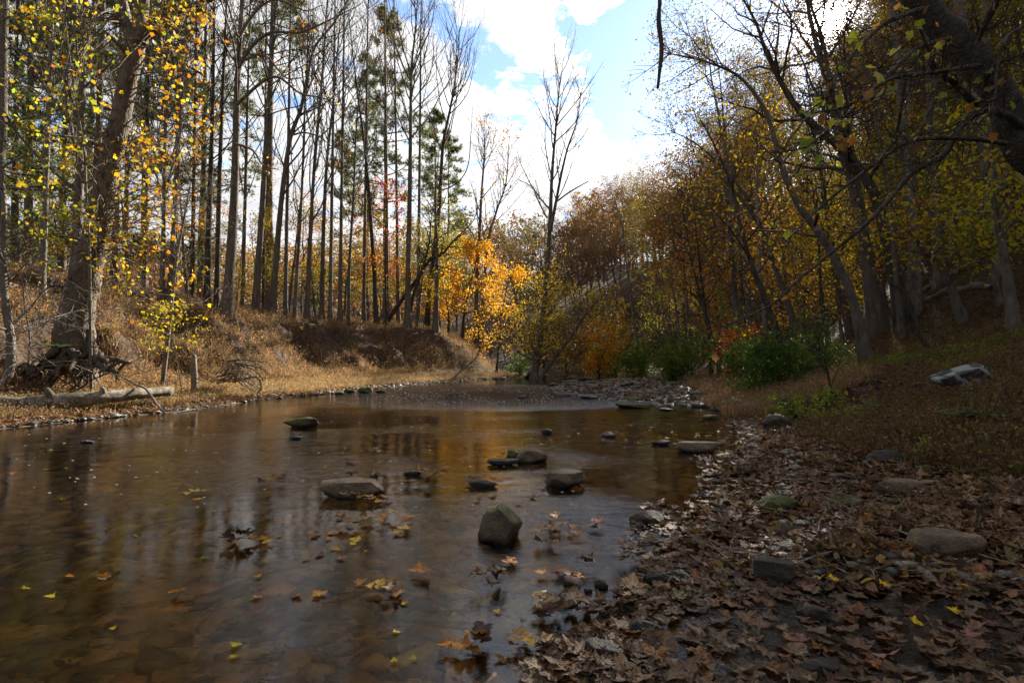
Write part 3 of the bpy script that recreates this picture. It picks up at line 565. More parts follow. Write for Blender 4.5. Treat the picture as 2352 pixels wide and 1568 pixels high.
# leaning dark trees over the bank
LN = Cfg(n=(14, 6, 4), f0=(.35, .2, .1), ang=(50, 45, 40), lr=(.25, .5, .5), trop=(.0, .08, .05, .03), per=.5, wob=(.1, .15, .18, .2))
hero('leaning_tree', [(882, 748), (915, 700), (955, 645), (985, 600), (1015, 582), (1050, 545), (1085, 510), (1100, 470)], 31, .13, LN, ((4, YEL), (3, YGR), (1, BRN)), .11, 76, 'darkbark', 'dark tree leaning far over the bank toward the golden maple', tmpl=OVAL)
hero('leaning_tree', [(938, 752), (945, 700), (955, 660), (972, 615), (985, 560), (990, 510), (1000, 440)], 31, .12, LN, ((4, YEL), (3, YGR), (1, BRN)), .11, 77, 'darkbark', 'dark crooked tree rising steeply beside the leaning one', tmpl=OVAL)
# the tree at the water: two tall stems and a yellow skirt
TC = Cfg(n=(18, 8, 5), f0=(.5, .15, .1), ang=(34, 30, 34), lr=(.30, .5, .5), trop=(.02, .13, .08, .05), wob=(.06, .09, .12, .16), per=.6, spread=.12, rr=(.42, .55, .6))
def ctree(T, tw, P, rng, b, dy):
    Q = upath([(1264, 530), (1276, 470), (1288, 407), (1304, 340), (1325, 280), (1335, 210)], 30.2, 26) - b
    T.add(Q, np.linspace(.10, .02, len(Q)), 7, cap=False); spawn(T, tw, Q, .1, 10, 0, TC, rng, n=13, f0=.15)
    Q = upath([(1280, 462), (1310, 440), (1352, 416)], 29.5, 10) - b; T.add(Q, np.linspace(.05, .03, len(Q)), 6)
    Q = upath([(1256, 500), (1238, 465), (1222, 430), (1190, 412)], 30.2, 12) - b; T.add(Q, np.linspace(.05, .015, len(Q)), 6, cap=False); spawn(T, tw, Q, .03, 4, 1, TC, rng)
    Q = upath([(1240, 868), (1278, 815), (1320, 760), (1345, 720), (1385, 676)], 30.0, 16) - b; Q[0, 2] = min(Q[0, 2], 0); T.add(Q, np.linspace(.13, .04, len(Q)), 8); spawn(T, tw, Q, .1, 7, 0, Cfg(**{**UND.__dict__, 'n': (9, 6, 4), 'maxlev': 2, 'leaflev': 2, 'lr': (.28, .5, .5)}), rng, n=9, f0=.25)
    c = Cfg(**{**UND.__dict__, 'n': (34, 7, 5), 'lr': (.21, .5, .5), 'trop': (0, -.01, -.02, 0)}); spawn(T, tw, P[:len(P) * 46 // 100], .14, 12, 0, c, rng, n=44, f0=.12)
    lo = [q for q in tw if q[:, 2].max() < 6.0]
    for q in lo * 12: tw.append(q + rng.normal(0, .25, q.shape))
    for q in range(16):                                       # roots gripping the undercut bank
        a = rng.random() * 6.28; R = np.array([(.2 * math.cos(a), .2 * math.sin(a), .35), (.5 * math.cos(a), .5 * math.sin(a), .1), (.9 * math.cos(a), .9 * math.sin(a), -.25)]); T.add(smoothpath(R, 8), np.linspace(.1, .03, 8), 5)
hero('creekside_tree', [(1226, 868), (1236, 800), (1248, 720), (1258, 600), (1264, 500), (1268, 400), (1276, 300), (1282, 230), (1288, 170)], 30, .19, TC, ((5, YEL), (3, YGR), (2, RUST)), .11, 78, 'hillbark', 'tall forked tree at the water edge, bare above with yellow leaves low down', extra=ctree, tmpl=OVAL, keep=.8)
print('t left', time.time() - T0)
# ------------------------------------------------------------------ hillside
rng = np.random.RandomState(11)
def zone_of(p):
    U, V = uv(p); y = p[1]
    if U < 1450: a = 'where the creek bends'
    elif U < 1680: a = 'past the shingle'
    elif U < 1960: a = 'above the green bushes'
    elif U < 2352: a = 'above the lichen boulder'
    else: a = 'beyond the boulder'
    return a, ('low down' if y < 24 else 'midway up' if y < 42 else 'high up')
KN = ['rust-orange', 'withered brown', 'orange-yellow', 'bright yellow', 'olive and rust']
hill = []; pts = []
HEROX = [(1650, 840, 24), (1655, 838, 22), (1818, 769, 15), (1770, 800, 19), (1908, 820, 14.5), (1950, 765, 17), (2025, 758, 16.5), (2070, 770, 13), (2210, 735, 12.5), (2330, 752, 10.5), (1565, 820, 28), (1480, 800, 34)]
hx = [base_of(U, V, y)[:2] for U, V, y in HEROX]
def sun_clear(x, y, H):               # keep the gap the sun shines through
    z = hz(x, y)
    for o_ in ((0, 0, 1.1), (2.2, 2.0, 0), (-.3, 4.5, 0), (-1.5, 33, 5), (-5, 24, 2), (1.5, 30.5, 2), (.5, 30, 5), (3, 30, 3)):
        for f in (.35, .5, .65, .8, .95):
            v = nrm(np.array([x, y, z + f * H]) - np.array(o_))
            if v @ SD > math.cos(math.radians(2.1)): return False
    return True
tries = 0
while len(pts) < 235 and tries < 45000:
    tries += 1
    y = rng.uniform(13, 84); x = rng.uniform(-12, 62)
    if y > 60 and x > 45: continue
    dF, sF = polyd(np.array([x]), np.array([y]), FS); d = -sF[0] * dF[0]
    if d < (1.6 if y > 24 else 4.0): continue
    mind = 2.0 + d * .025 + max(0, y - 45) * .03
    if any((x - a) ** 2 + (y - b) ** 2 < mind ** 2 for a, b in pts + list(hx)): continue
    ang = math.atan2(x, y)
    if y < 30 and abs(ang - SAZ) < math.radians(5.5): continue
    if y < 30 and abs(math.degrees(ang)) > 50: continue
    if y < 25 and x > 7 and not (x > 9.5 and y > 15 and rng.random() < .35): continue
    if not sun_clear(x, y, 19): continue
    pts.append((x, y)); hill.append((x, y, hz(x, y)))
cells = {}
for x, y, z in hill:
    U, V = uv((x, y, z)); k = rng.choice(5, p=(.06, .1, .12, .52, .2) if (U > 1750 and y < 45) else (.36, .3, .12, .1, .12))
    cells.setdefault((zone_of((x, y, z)), k), []).append((U, x, y, z))
ORD = ['leftmost', 'second from the left', 'third from the left', 'fourth from the left', 'fifth from the left', 'sixth from the left', 'seventh from the left', 'eighth from the left', 'ninth from the left', 'tenth from the left', 'eleventh from the left', 'twelfth from the left']
NUMW = ['one', 'two', 'three', 'four', 'five', 'six', 'seven', 'eight', 'nine', 'ten', 'eleven', 'twelve']
for ((a, h), k), L in sorted(cells.items(), key=lambda q: str(q[0])):
    L.sort()
    for i, (U, x, y, z) in enumerate(L):
        lab = f'{KN[k]} tree {a}, {h}' + (f', {ORD[min(i, 11)]}' if len(L) > 1 else '')
        big = 1.0 if y < 26 else .9 if x > .27 * y else .85
        plant('hillside_tree', (x, y, z), HIL[k], ('palebark', 'palebark', 'hillbark', 'palebark', 'palebark')[k], lab, 'tree', 'trees covering the hillside across the creek', rz=rng.uniform(-.9, .9), s=float(rng.uniform(.65, 1.0) * big), leaf='hillshadeleaf', tilt=(0, float(rng.uniform(-.14, .03))))
cells = {}; KU = ['yellow', 'golden', 'yellow-green', 'orange', 'red', 'brown']; n = 0; tries = 0; up = []
while n < 115 and tries < 12000:
    tries += 1
    y = rng.uniform(11, 58); x = rng.uniform(2, 44); dF, sF = polyd(np.array([x]), np.array([y]), FS); d = -sF[0] * dF[0]
    if d < (3.2 if y < 22 else 1.0) or any((x - a) ** 2 + (y - b) ** 2 < 3.2 for a, b in up): continue
    if y < 17 and x < 9 or (y < 21 and d < 7): continue
    if not sun_clear(x, y, 8): continue
    up.append((x, y)); z = hz(x, y); U, V = uv((x, y, z)); n += 1
    k = rng.choice(6, p=(.42, .1, .44, .02, .01, .01) if U > 1800 else (.14, .06, .14, .08, .04, .54)); cells.setdefault((zone_of((x, y, z)), k), []).append((U, x, y, z))
for ((a, h), k), L in sorted(cells.items(), key=lambda q: str(q[0])):
    L.sort()
    for i, (U, x, y, z) in enumerate(L):
        plant('understory_tree', (x, y, z), UNM[k], 'hillbark', f'small {KU[k]} tree {a}, {h}' + (f', {ORD[min(i, 11)]}' if len(L) > 1 else ''), 'tree', 'small understory trees on the hillside', rz=rng.uniform(-1.2, 1.2), s=float(rng.uniform(.75, 1.2)))
# far wood beyond, one mass
T = Tubes(); LP = []; LC = []
far = 0
while far < 620:
    y = rng.uniform(70, 260); x = rng.uniform(-190, 190); dF, sF = polyd(np.array([x]), np.array([y]), FS); d = -sF[0] * dF[0]
    if y < 86 and x > -14 and x < 62: continue
    if d < 0 and not (d < -30 and x < -20 and y > 120 and rng.random() < .5): continue
    z = hz(x, y); H = rng.uniform(11, 17); far += 1
    T.add(np.array([(x, y, z - .3), (x + rng.normal(0, .4), y, z + H * .5), (x + rng.normal(0, .8), y, z + H * .85)]), (.22, .15, .05), 4, cap=False)
    nl = 420 if y < 150 else 240; k = nl // 14
    cc = np.array([x, y, z + H * .66]) + rng.normal(0, 1, (14, 3)) * np.array([2.1, 2.1, H * .17])
    P = np.repeat(cc, k, 0) + rng.normal(0, .85, (14 * k, 3)); LP.append(P); pal = [((4, (.15, .07, .03)), (3, (.11, .062, .034)), (1, (.2, .09, .025))), ((4, (.11, .065, .036)), (2, (.14, .07, .03)), (1, (.19, .13, .07))), ((3, (.19, .09, .025)), (3, (.15, .07, .03)), (1, (.26, .18, .02))), ((3, (.11, .11, .03)), (2, (.06, .09, .03)), (1, (.14, .07, .03)))][rng.choice(4, p=(.36, .3, .18, .16))]; LC.append(pick(pal, len(P), rng))
LP = np.concatenate(LP); LC = np.concatenate(LC); V, F, C = scatter(DIAMOND, LP, rng.uniform(.45, .95, len(LP)), LC, rng)
fw = tag(obj('far_woods', mesh_np('far_woods', V, F, C), M['leaf']), 'rust-brown autumn wood covering the far ridge beyond the bend', 'woods', kind='stuff')
fo = obj('far_trunks', T.mesh('far_trunks'), M['hillbark'], fw); fo['kind'] = 'stuff'
print('t hill', time.time() - T0)
# ---- hand-placed hillside trunks
HC = Cfg(**{**CAN.__dict__, 'n': (14, 7, 5), 'f0': (.35, .2, .1), 'per': 4})
YL = ((5, YEL), (3, YGR), (2, RUST)); RL = ((4, RUST), (3, ORG), (2, YEL))
hh = [([(1818, 772), (1795, 715), (1770, 670), (1735, 600), (1705, 520), (1680, 420), (1640, 330), (1600, 260)], 15, .15, 'darkbark', YL, 'dark tree leaning hard toward the creek above the green bush', .6),
      ([(1765, 815), (1755, 700), (1745, 600), (1740, 450), (1738, 320), (1740, 220)], 19, .12, 'palebark', YL, 'upright pale trunk rising behind the green bush', .6),
      ([(1910, 825), (1895, 740), (1885, 660), (1880, 560), (1868, 440)], 14.5, .1, 'darkbark', YL, 'slim dark trunk just above the wispy sapling', .8),
      ([(1955, 768), (1938, 700), (1925, 640), (1905, 540), (1890, 420), (1870, 300), (1850, 150)], 17, .18, 'hillbark', YL, 'thick dark trunk between the slim one and the stoutest pair', .7),
      ([(2030, 762), (2015, 690), (2000, 640), (1980, 540), (1955, 420), (1925, 320), (1908, 200), (1893, 110), (1865, 20), (1830, -60)], 16.5, .26, 'hillbark', YL, 'stoutest hillside trunk, rising under the sun', .6),
      ([(2072, 775), (2064, 700), (2058, 640), (2050, 540), (2040, 420), (2010, 260), (1990, 120)], 13, .1, 'hillbark', YL, 'thin straight trunk in front of the stoutest hillside trunk', .6),
      ([(2212, 740), (2195, 690), (2180, 650), (2150, 600), (2115, 565), (2085, 520), (2080, 470)], 12.5, .15, 'hillbark', YL, 'short trunk leaning toward the creek over the fallen log', .6),
      ([(2330, 757), (2322, 690), (2308, 600), (2290, 500), (2262, 400), (2240, 300), (2215, 220)], 10.5, .15, 'hillbark', ((4, YGR), (3, YEL), (1, GRN)), 'tall trunk with yellow-green leaves, nearest the picture edge on the slope', 1),
      ([(2300, 700), (2280, 620), (2262, 560), (2250, 500), (2235, 430)], 13.5, .11, 'hillbark', ((4, YGR), (3, YEL), (2, GRN)), 'thinner trunk close behind the tall yellow-green tree', 1),
      ([(1655, 842), (1640, 770), (1615, 690), (1590, 600), (1570, 480), (1560, 380)], 23, .13, 'darkbark', YL, 'one of two dark trunks side by side beyond the sandy grass, the more tilted', .6),
      ([(1635, 842), (1628, 760), (1612, 640), (1600, 540), (1590, 430)], 24, .14, 'darkbark', RL, 'one of two dark trunks side by side beyond the sandy grass, the more upright', .6),
      ([(1565, 820), (1560, 740), (1545, 650), (1535, 540), (1530, 430)], 30, .13, 'palebark', RL, 'pale trunk behind the round green bush', .6),
      ([(1480, 812), (1455, 700), (1440, 600), (1425, 500), (1400, 430)], 35, .13, 'palebark', RL, 'pale tilted trunk near the bend', .5)]
for i, (p, y, r, bk, pal, lab, kp) in enumerate(hh):
    hero('slope_tree', p, y, r * .72, HC, pal, .11, 800 + i, bk, lab, keep=kp, flare=1.2, group='trees covering the hillside across the creek', tmpl=OVAL if y < 20 else DIAMOND)
# branches crossing in front of the sun
SB = Cfg(n=(20, 8, 5), f0=(.25, .15, .1), ang=(52, 45, 45), lr=(.33, .5, .5), trop=(.0, .03, .02, .0), wob=(.14, .2, .22, .25), per=1.0, spread=.12, rr=(.42, .55, .6))
hero('sunlit_tree', [(2075, 745), (2040, 560), (2000, 430), (1930, 340), (1850, 270), (1800, 200), (1760, 120), (1735, 50), (1690, -30)], 18, .2, SB, ((4, RUST), (4, BRN), (2, YEL)), .085, 860, 'darkbark', 'dark sinuous tree whose limbs cross the sky beside the sun', keep=.8, tmpl=OVAL)
hero('sunlit_tree', [(1990, 690), (1950, 560), (1890, 470), (1830, 410), (1790, 330), (1760, 240), (1700, 170), (1620, 140), (1520, 120)], 14, .12, SB, ((5, BRN), (3, RUST), (2, YEL)), .075, 861, 'hillbark', 'thin arching tree reaching out over the creek below the sun', keep=.8, tmpl=OVAL)
hero('sunlit_tree', [(1850, 780), (1800, 640), (1760, 540), (1720, 450), (1660, 380), (1600, 330), (1540, 300)], 20, .12, SB, ((4, YEL), (3, RUST), (2, BRN)), .09, 862, 'hillbark', 'yellow-speckled tree arching toward the far ridge', keep=.7, tmpl=OVAL)
hero('sunlit_tree', [(2010, 700), (1985, 500), (1960, 360), (1930, 250), (1893, 150), (1866, 60), (1850, -20), (1830, -120)], 19, .2, SB, ((5, BRN), (4, RUST), (2, YEL)), .085, 863, 'hillbark', 'upright limbed tree whose trunk crosses the glare of the sun', keep=.8, tmpl=OVAL)
# near sycamore hanging over from the picture edge
rng = np.random.RandomState(77)
b = np.array([8.6, 6.2, hz(8.6, 6.2)]); T = Tubes(); tw = []
TP = smoothpath([b, b + (-.5, .3, 1.5), at(2400, 380, 6.8), at(2290, 210, 6.8), at(2210, 110, 6.8), at(2110, 0, 6.8), at(1990, -170, 6.7), at(1800, -420, 6.4)], 50)
T.add(TP, lerpr((.33, .25, .20, .175, .165, .14, .11, .07), 50), 14, lump=.05, rng=rng)
T0_ = T; T = Tubes(); big = []; NB = Cfg(n=(0, 7, 4), f0=(0, .1, .1), ang=(0, 42, 42), lr=(0, .30, .45), trop=(0, -.02, -.02, -.03), wob=(0, .16, .18, .2), maxlev=3, leaflev=9, seg=(.5, .3, .2, .15), rmin=.004, sides=(8, 5, 4, 3))
for pts_, y0, y1, r0_, r1_, nn in [([(2360, 300), (2320, 270), (2255, 253), (2201, 300), (2168, 357), (2101, 393), (2050, 450), (1981, 522), (1841, 636), (1768, 703), (1640, 758)], 6.7, 5.4, .05, .006, 16),
        ([(2255, 253), (2225, 225), (2190, 190), (2151, 163), (2135, 120), (2110, 60)], 6.5, 5.8, .045, .012, 8), ([(2255, 262), (2262, 190), (2290, 150), (2330, 130)], 6.5, 6, .03, .01, 5),
        ([(2310, 330), (2235, 320), (2101, 323), (2001, 383), (1888, 473), (1800, 560)], 6.6, 4.6, .03, .006, 12), ([(2250, 150), (2150, 166), (2050, 180), (1950, 240), (1870, 260)], 6.7, 3.6, .03, .006, 12),
        ([(2180, 90), (2110, 110), (2040, 170), (1960, 250), (1900, 300), (1850, 340)], 6.5, 3.4, .03, .005, 12), ([(2151, 163), (2140, 240), (2110, 300), (2080, 330)], 6.0, 5.4, .02, .006, 5), ([(2230, 110), (2260, 60), (2290, 0), (2300, -60)], 6.8, 6.2, .05, .03, 5),
        ([(2120, 20), (2040, 50), (1980, 100), (1925, 170), (1880, 250)], 6.6, 3.8, .03, .005, 10), ([(2352, 60), (2310, 90), (2290, 160), (2284, 230), (2260, 280)], 6.2, 5.6, .02, .008, 5), ([(1990, -170), (1900, -190), (1750, -160), (1600, -110), (1508, -60)], 6.6, 5.0, .07, .02, 0)]:
    n_ = 30; Q = smoothpath([at(U, V, yy) for (U, V), yy in zip(pts_, np.linspace(y0, y1, len(pts_)))], n_); T.add(Q, np.linspace(r0_, r1_, n_), 7, cap=False)
    if nn: spawn(T, big, Q, r0_ * .5, 2.4, 1, NB, rng, n=int(nn * 2.8), f0=.06)
    if nn: tw.append(Q)
ro = empty('overhanging_sycamore', b, 'thick mottled sycamore leaning in over the slope, thin branches trailing across the view', 'tree')
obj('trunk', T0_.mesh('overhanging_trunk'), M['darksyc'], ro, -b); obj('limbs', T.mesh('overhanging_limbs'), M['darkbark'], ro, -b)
lp = np.array([at(U, V, y) for U, V, y in [(1852, 258, 3.5), (1885, 262, 3.6), (1995, 205, 3.8), (2022, 210, 3.8), (2052, 197, 3.9), (1945, 272, 3.8), (1930, 320, 3.8), (1965, 318, 3.9), (1846, 400, 4.2), (1838, 385, 4.2), (1912, 285, 3.7), (2060, 110, 4.3), (2065, 60, 4.5), (2112, 45, 4.8), (1905, 190, 3.7), (2150, 100, 5), (1855, 312, 3.8), (1990, 155, 4.2), (2020, 168, 4.2), (2090, 70, 4.6), (2130, 20, 4.6), (2060, 10, 4.4), (2200, 15, 5), (1925, 215, 3.8), (1975, 95, 4.0), (1880, 352, 4.0), (1820, 440, 4.4), (1866, 235, 3.6), (2100, 120, 4.6), (2080, 20, 4.4), (2150, 50, 4.8)]])
lp = np.vstack([lp, np.concatenate(tw)[rng.randint(0, sum(len(q) for q in tw), 90)] + rng.normal(0, .07, (90, 3)) - np.array([0, 0, .05])]); lp = lp[lp[:, 1] > 3.2]; S_ = rng.uniform(.05, .1, len(lp)); NN = nrm(rng.normal(0, 1, (len(lp), 3)) * np.array([.9, .7, .8]) + np.array([0, -.6, .3])); V, F, C = scatter(LOBED, lp, S_, pick(((4, (.34, .32, .04)), (2, (.3, .14, .03)), (3, BRN), (2, (.16, .2, .03))), len(lp), rng), rng, N=NN, droop=2.5)
V = V.reshape(len(lp), -1, 3); ax_ = V - lp[:, None]; rr_ = (ax_ ** 2).sum(2) / (S_[:, None] ** 2); V = V + NN[:, None] * (rr_ * S_[:, None] * rng.uniform(-.55, .55, (len(lp), 1)))[..., None]; V = V.reshape(-1, 3)
obj('crown', mesh_np('overhanging_crown', V, F, C), M['leaf'], ro, -b)
# the dead branch hanging against the sky
T = Tubes(); hp = smoothpath([at(1508, -62, 5.0), at(1516, 0, 4.9), at(1513, 45, 4.9), at(1520, 110, 4.9), at(1516, 160, 4.9), at(1511, 203, 4.9)], 22); T.add(hp, lerpr((.012, .016, .019, .019, .016, .011), 22), 7, lump=.1, rng=rng)
for f in (4, 8, 12, 16): T.add(np.array([hp[f], hp[f] + rng.normal(0, .05, 3) - (0, 0, .03)]), (.006, .003), 4)
tag(obj('hanging_branch', T.mesh('hanging_branch'), M['darkbark']), 'dark dead branch dangling straight down against blue sky', 'branch')
print('t right', time.time() - T0)
# ------------------------------------------------------------------ the leaning sycamore with bare roots
rng = np.random.RandomState(5)
SY = 13.5; b = base_of(172, 792, SY); ro = empty('leaning_sycamore', b, 'big leaning sycamore with forked top, broken stub and bare tangled roots', 'tree')
T = Tubes(); tr_ = smoothpath([b + (-.02, 0, -.5), at(172, 775, SY), at(180, 700, SY), at(205, 600, SY), at(232, 490, SY), at(252, 380, SY), at(272, 290, SY), at(290, 200, SY), at(305, 130, SY), at(312, 92, SY)], 60)
T.add(tr_, lerpr((.52, .42, .355, .32, .275, .24, .222, .208, .20, .215, .20), 60), 22, lump=.045, rng=rng)
def limb(pts, r, y0=SY, y1=None, n=24, k=12, cap=True):
    Q = smoothpath([at(U, V, yy) for (U, V), yy in zip(pts, np.linspace(y0, y1 or y0, len(pts)))], n); T.add(Q, lerpr(r, n), k, cap=cap, lump=.05, rng=rng); return Q
L1 = limb([(306, 105), (296, 70), (288, 35), (281, -5), (272, -80), (250, -220)], (.13, .12, .11, .10, .08, .05), n=30)
L2 = limb([(318, 100), (322, 50), (326, 0), (335, -80), (350, -240)], (.19, .17, .155, .13, .06), n=30, k=14)
L3 = limb([(322, 85), (345, 58), (378, 38), (420, 22), (470, 4), (540, -30), (640, -80)], (.13, .10, .08, .07, .06, .05, .02), SY, 11.5, 34)
L4 = limb([(324, 92), (345, 76), (375, 73), (420, 71), (457, 69)], (.10, .075, .055, .05, .05), SY, 13, 18)
for _ in range(30): T.add(smoothpath([(q := tr_[rng.randint(6, 56)]) + (0, 0, 0), q + rng.normal(0, .22, 3) + (0, -.1, 0)], 4), np.array([.075, .06, .045, .03]) * rng.uniform(.4, 1), 6, lump=.1, rng=rng)
tw = []; lp = []; lc = []; FB = Cfg(n=(0, 6, 4), f0=(0, .25, .1), ang=(0, 45, 42), lr=(0, .3, .5), trop=(0, -.02, -.03, -.03), wob=(0, .16, .18, .2), maxlev=2, leaflev=9, seg=(.5, .35, .25, .15), rmin=.004, sides=(8, 5, 3, 3))
LY = ((4, YEL), (4, (.38, .37, .03)), (3, (.22, .27, .03)), (1, ORG)); RO = ((4, (.5, .24, .02)), (2, ORG), (4, YEL), (2, (.34, .33, .03))); RB = ((5, YEL), (3, (.36, .36, .03)), (3, ORG), (1, TAN))
def fill(n, box, ys, pal, src, sz=(.11, .17), per=14):
    for _ in range(n):
        U = rng.uniform(box[0], box[1]); V = rng.uniform(box[2], box[3]); y = rng.uniform(*ys); e = at(U, V, y); s_ = src(U, V, y)
        mid = (s_ + e) / 2 + np.array([0, 0, .12 * np.linalg.norm(e - s_)]) + rng.normal(0, .15, 3)
        Q = smoothpath([s_, mid, e], 18) + np.cumsum(rng.normal(0, .012, (18, 3)), 0); T.add(Q, np.linspace(.02, .004, 18), 5, cap=False); t0 = []
        c = FB; k0 = len(T.V); spawn(T, t0, Q, .012, 2.4, 1, c, rng, n=5, f0=.5)
        tips = [v.reshape(-1, 3)[::3] for v in T.V[k0:]]; A = np.concatenate(tips + [Q[10:]]); A = A[rng.randint(0, len(A), per)] + rng.normal(0, .09, (per, 3)); lp.append(A); lc.append(pick(pal, per, rng, .2))
def from_trunk(U, V, y):
    i = int(np.clip(57 - (V - 60) / 12.5 + rng.normal(0, 8), 22, 58)); return tr_[i]
def from_top(U, V, y): q = (L1 if U < 200 else L3)[rng.randint(8, 28)]; return q
fill(26, (0, 225, 20, 330), (10.5, 13.2), LY, from_top)
fill(22, (0, 215, 250, 560), (11.2, 14.2), LY, from_trunk)
fill(6, (60, 240, 480, 640), (11, 13.0), LY, from_trunk)
fill(24, (335, 510, 120, 380), (11.5, 14.4), RO, from_trunk)
fill(10, (350, 480, 20, 180), (11, 13.0), RO, from_top)
fill(18, (300, 470, 330, 560), (11.5, 14), RO, from_trunk)
fill(18, (265, 470, 540, 720), (11.5, 13.6), RB, from_trunk)
fill(6, (300, 470, 0, 60), (10.5, 12), LY, from_top)
obj('trunk', T.mesh('sycamore_trunk'), M['syc'], ro, -b)
lp = np.concatenate(lp); lc = np.concatenate(lc); V, F, C = scatter(LOBED, lp, rng.uniform(.05, .09, len(lp)), lc, rng, up=.25, droop=.6); obj('crown', mesh_np('sycamore_crown', V, F, C), M['leaf'], ro, -b)
def drape(P, off=.03):                 # lay a path onto the ground
    P = np.array(P, float); P[:, 2] = np.maximum(height(P[:, 0], P[:, 1]), 0) + off; return P
rootdefs = [[(205, 760), (208, 795), (195, 812), (165, 820), (120, 828), (60, 838), (10, 850)], [(208, 780), (215, 805), (235, 835), (255, 845), (275, 850)], [(150, 800), (140, 822), (128, 845), (105, 858)], [(165, 805), (170, 830), (165, 858)], [(135, 800), (100, 822), (70, 835), (45, 858)],
            [(195, 800), (200, 830), (190, 858), (175, 870)], [(140, 812), (115, 850), (100, 868)], [(215, 800), (230, 815), (250, 838), (225, 862)], [(120, 826), (105, 838), (95, 855), (80, 862)], [(90, 832), (75, 848), (55, 862)], [(60, 838), (58, 850), (52, 864)], [(150, 830), (180, 845), (215, 850)], [(175, 812), (150, 835), (132, 866)], [(230, 822), (270, 830), (300, 836)]]
for k, rd in enumerate(rootdefs):
    TR = Tubes(); ys_ = np.linspace(13.1, 11.9, len(rd)) if k else np.linspace(13.0, 12.2, len(rd)); Q = smoothpath([at(U, V, yy) for (U, V), yy in zip(rd, ys_)], 20); Q += np.cumsum(rng.normal(0, .012, (20, 3)), 0)
    TR.add(Q, np.linspace(rng.uniform(.07, .11), .025, 20) * (1.25 if k < 2 else 1), 8, lump=.1, rng=rng)
    for _ in range(3):
        i = rng.randint(5, 16); TR.add(smoothpath([Q[i], Q[i] + (rng.normal(0, .12), rng.normal(-.1, .1), -.15), Q[i] + (rng.normal(0, .2), rng.normal(-.15, .12), -.4)], 7), np.linspace(.035, .012, 7), 5, lump=.1, rng=rng)
    obj('root', TR.mesh('root'), M['root'], ro, -b)
# thin sucker in front of the sycamore
def simple_tree(name, pts, y, r, bark, label, cat, sub=8, pal=None, keep=.3, seed=0, size=.1, tm=OVAL, cfg=None, yend=None, n=26):
    rg = np.random.RandomState(900 + seed); b_ = base_of(*pts[0], y); T_ = Tubes(); tw_ = []; P = upath(pts, y, n, yend); P += (b_ - P[0]) * np.linspace(1, 0, n)[:, None] ** 2
    T_.add(np.vstack([P[:1] - (0, 0, .2), P]), np.linspace(r, r * .3, n + 1), 9, lump=.06, rng=rg); c = cfg or Cfg(n=(0, 6, 4), f0=(.2, .2, .1), ang=(60, 48, 45), lr=(.3, .45, .5), wob=(.1, .18, .2, .2), trop=(0, .0, .0, 0), maxlev=2, leaflev=1, per=1)
    L_ = np.linalg.norm(np.diff(P, axis=0), axis=1).sum(); spawn(T_, tw_, P, r, L_, 0, c, rg, n=sub)
    o_ = empty(name, b_, label, cat); obj('trunk', T_.mesh(name), M[bark], o_, -b_)
    if pal: q = tw_points(tw_, c.per, .08, rg); q = q[rg.random(len(q)) < keep]; obj('crown', crown_mesh(name + '_crown', q, size, pal, rg, tm), M['leaf'], o_, -b_)
    return o_
simple_tree('sapling', [(212, 790), (209, 640), (207, 520), (200, 420), (193, 317), (173, 217), (152, 60), (145, -40)], 12.6, .035, 'palebark', 'pole-thin pale stem climbing right in front of the sycamore trunk', 'sapling', 14, LY, .25, 1, .13, LOBED)
simple_tree('crooked_tree', [(8, 845), (25, 800), (24, 740), (14, 690), (8, 620), (6, 540), (10, 470), (2, 400), (-15, 320)], 11.6, .095, 'palebark', 'small crooked trunk with splayed roots at the very edge of the picture', 'tree', 12, ((3, YEL), (2, YGR)), .15, 2, .09)
simple_tree('bare_shrub', [(60, 790), (70, 720), (55, 650), (80, 590), (120, 560)], 12.0, .02, 'palebark', 'leafless twiggy shrub tangling in front of the sycamore base', 'shrub', 22, None, 0, 3, cfg=Cfg(n=(0, 7, 4), f0=(.05, .1, .1), ang=(70, 50, 45), lr=(.6, .5, .5), wob=(.1, .25, .28, .25), trop=(0, -.03, -.02, 0), maxlev=3, leaflev=9))
simple_tree('bare_shrub', [(375, 720), (392, 640), (405, 560), (425, 480), (438, 420)], 15.5, .06, 'palebark', 'pale dead sapling with tangled twigs leaning beyond the sycamore', 'shrub', 22, None, 0, 4, cfg=Cfg(n=(0, 7, 4), f0=(.15, .1, .1), ang=(65, 50, 45), lr=(.4, .5, .5), wob=(.1, .22, .25, .25), trop=(0, .02, .02, 0), maxlev=3, leaflev=9))
simple_tree('bank_sapling', [(420, 850), (408, 800), (398, 770), (385, 745), (378, 715)], 14.5, .018, 'palebark', 'low yellow-green sapling sprouting from the brown bank face', 'sapling', 14, ((4, YEL), (4, YGR)), .7, 5, .09, cfg=Cfg(n=(0, 6, 3), f0=(.3, .2, .1), ang=(60, 48, 45), lr=(.5, .5, .5), wob=(.1, .15, .2, .2), trop=(0, 0, 0, 0), maxlev=2, leaflev=1, per=2))
simple_tree('leaning_shrub', [(1040, 848), (1060, 838), (1090, 820), (1110, 795), (1150, 760)], 27, .05, 'deadwood', 'bare curved sapling growing sideways out of the bank end', 'shrub', 10, ((2, TAN), (2, YEL)), .2, 6, .08)
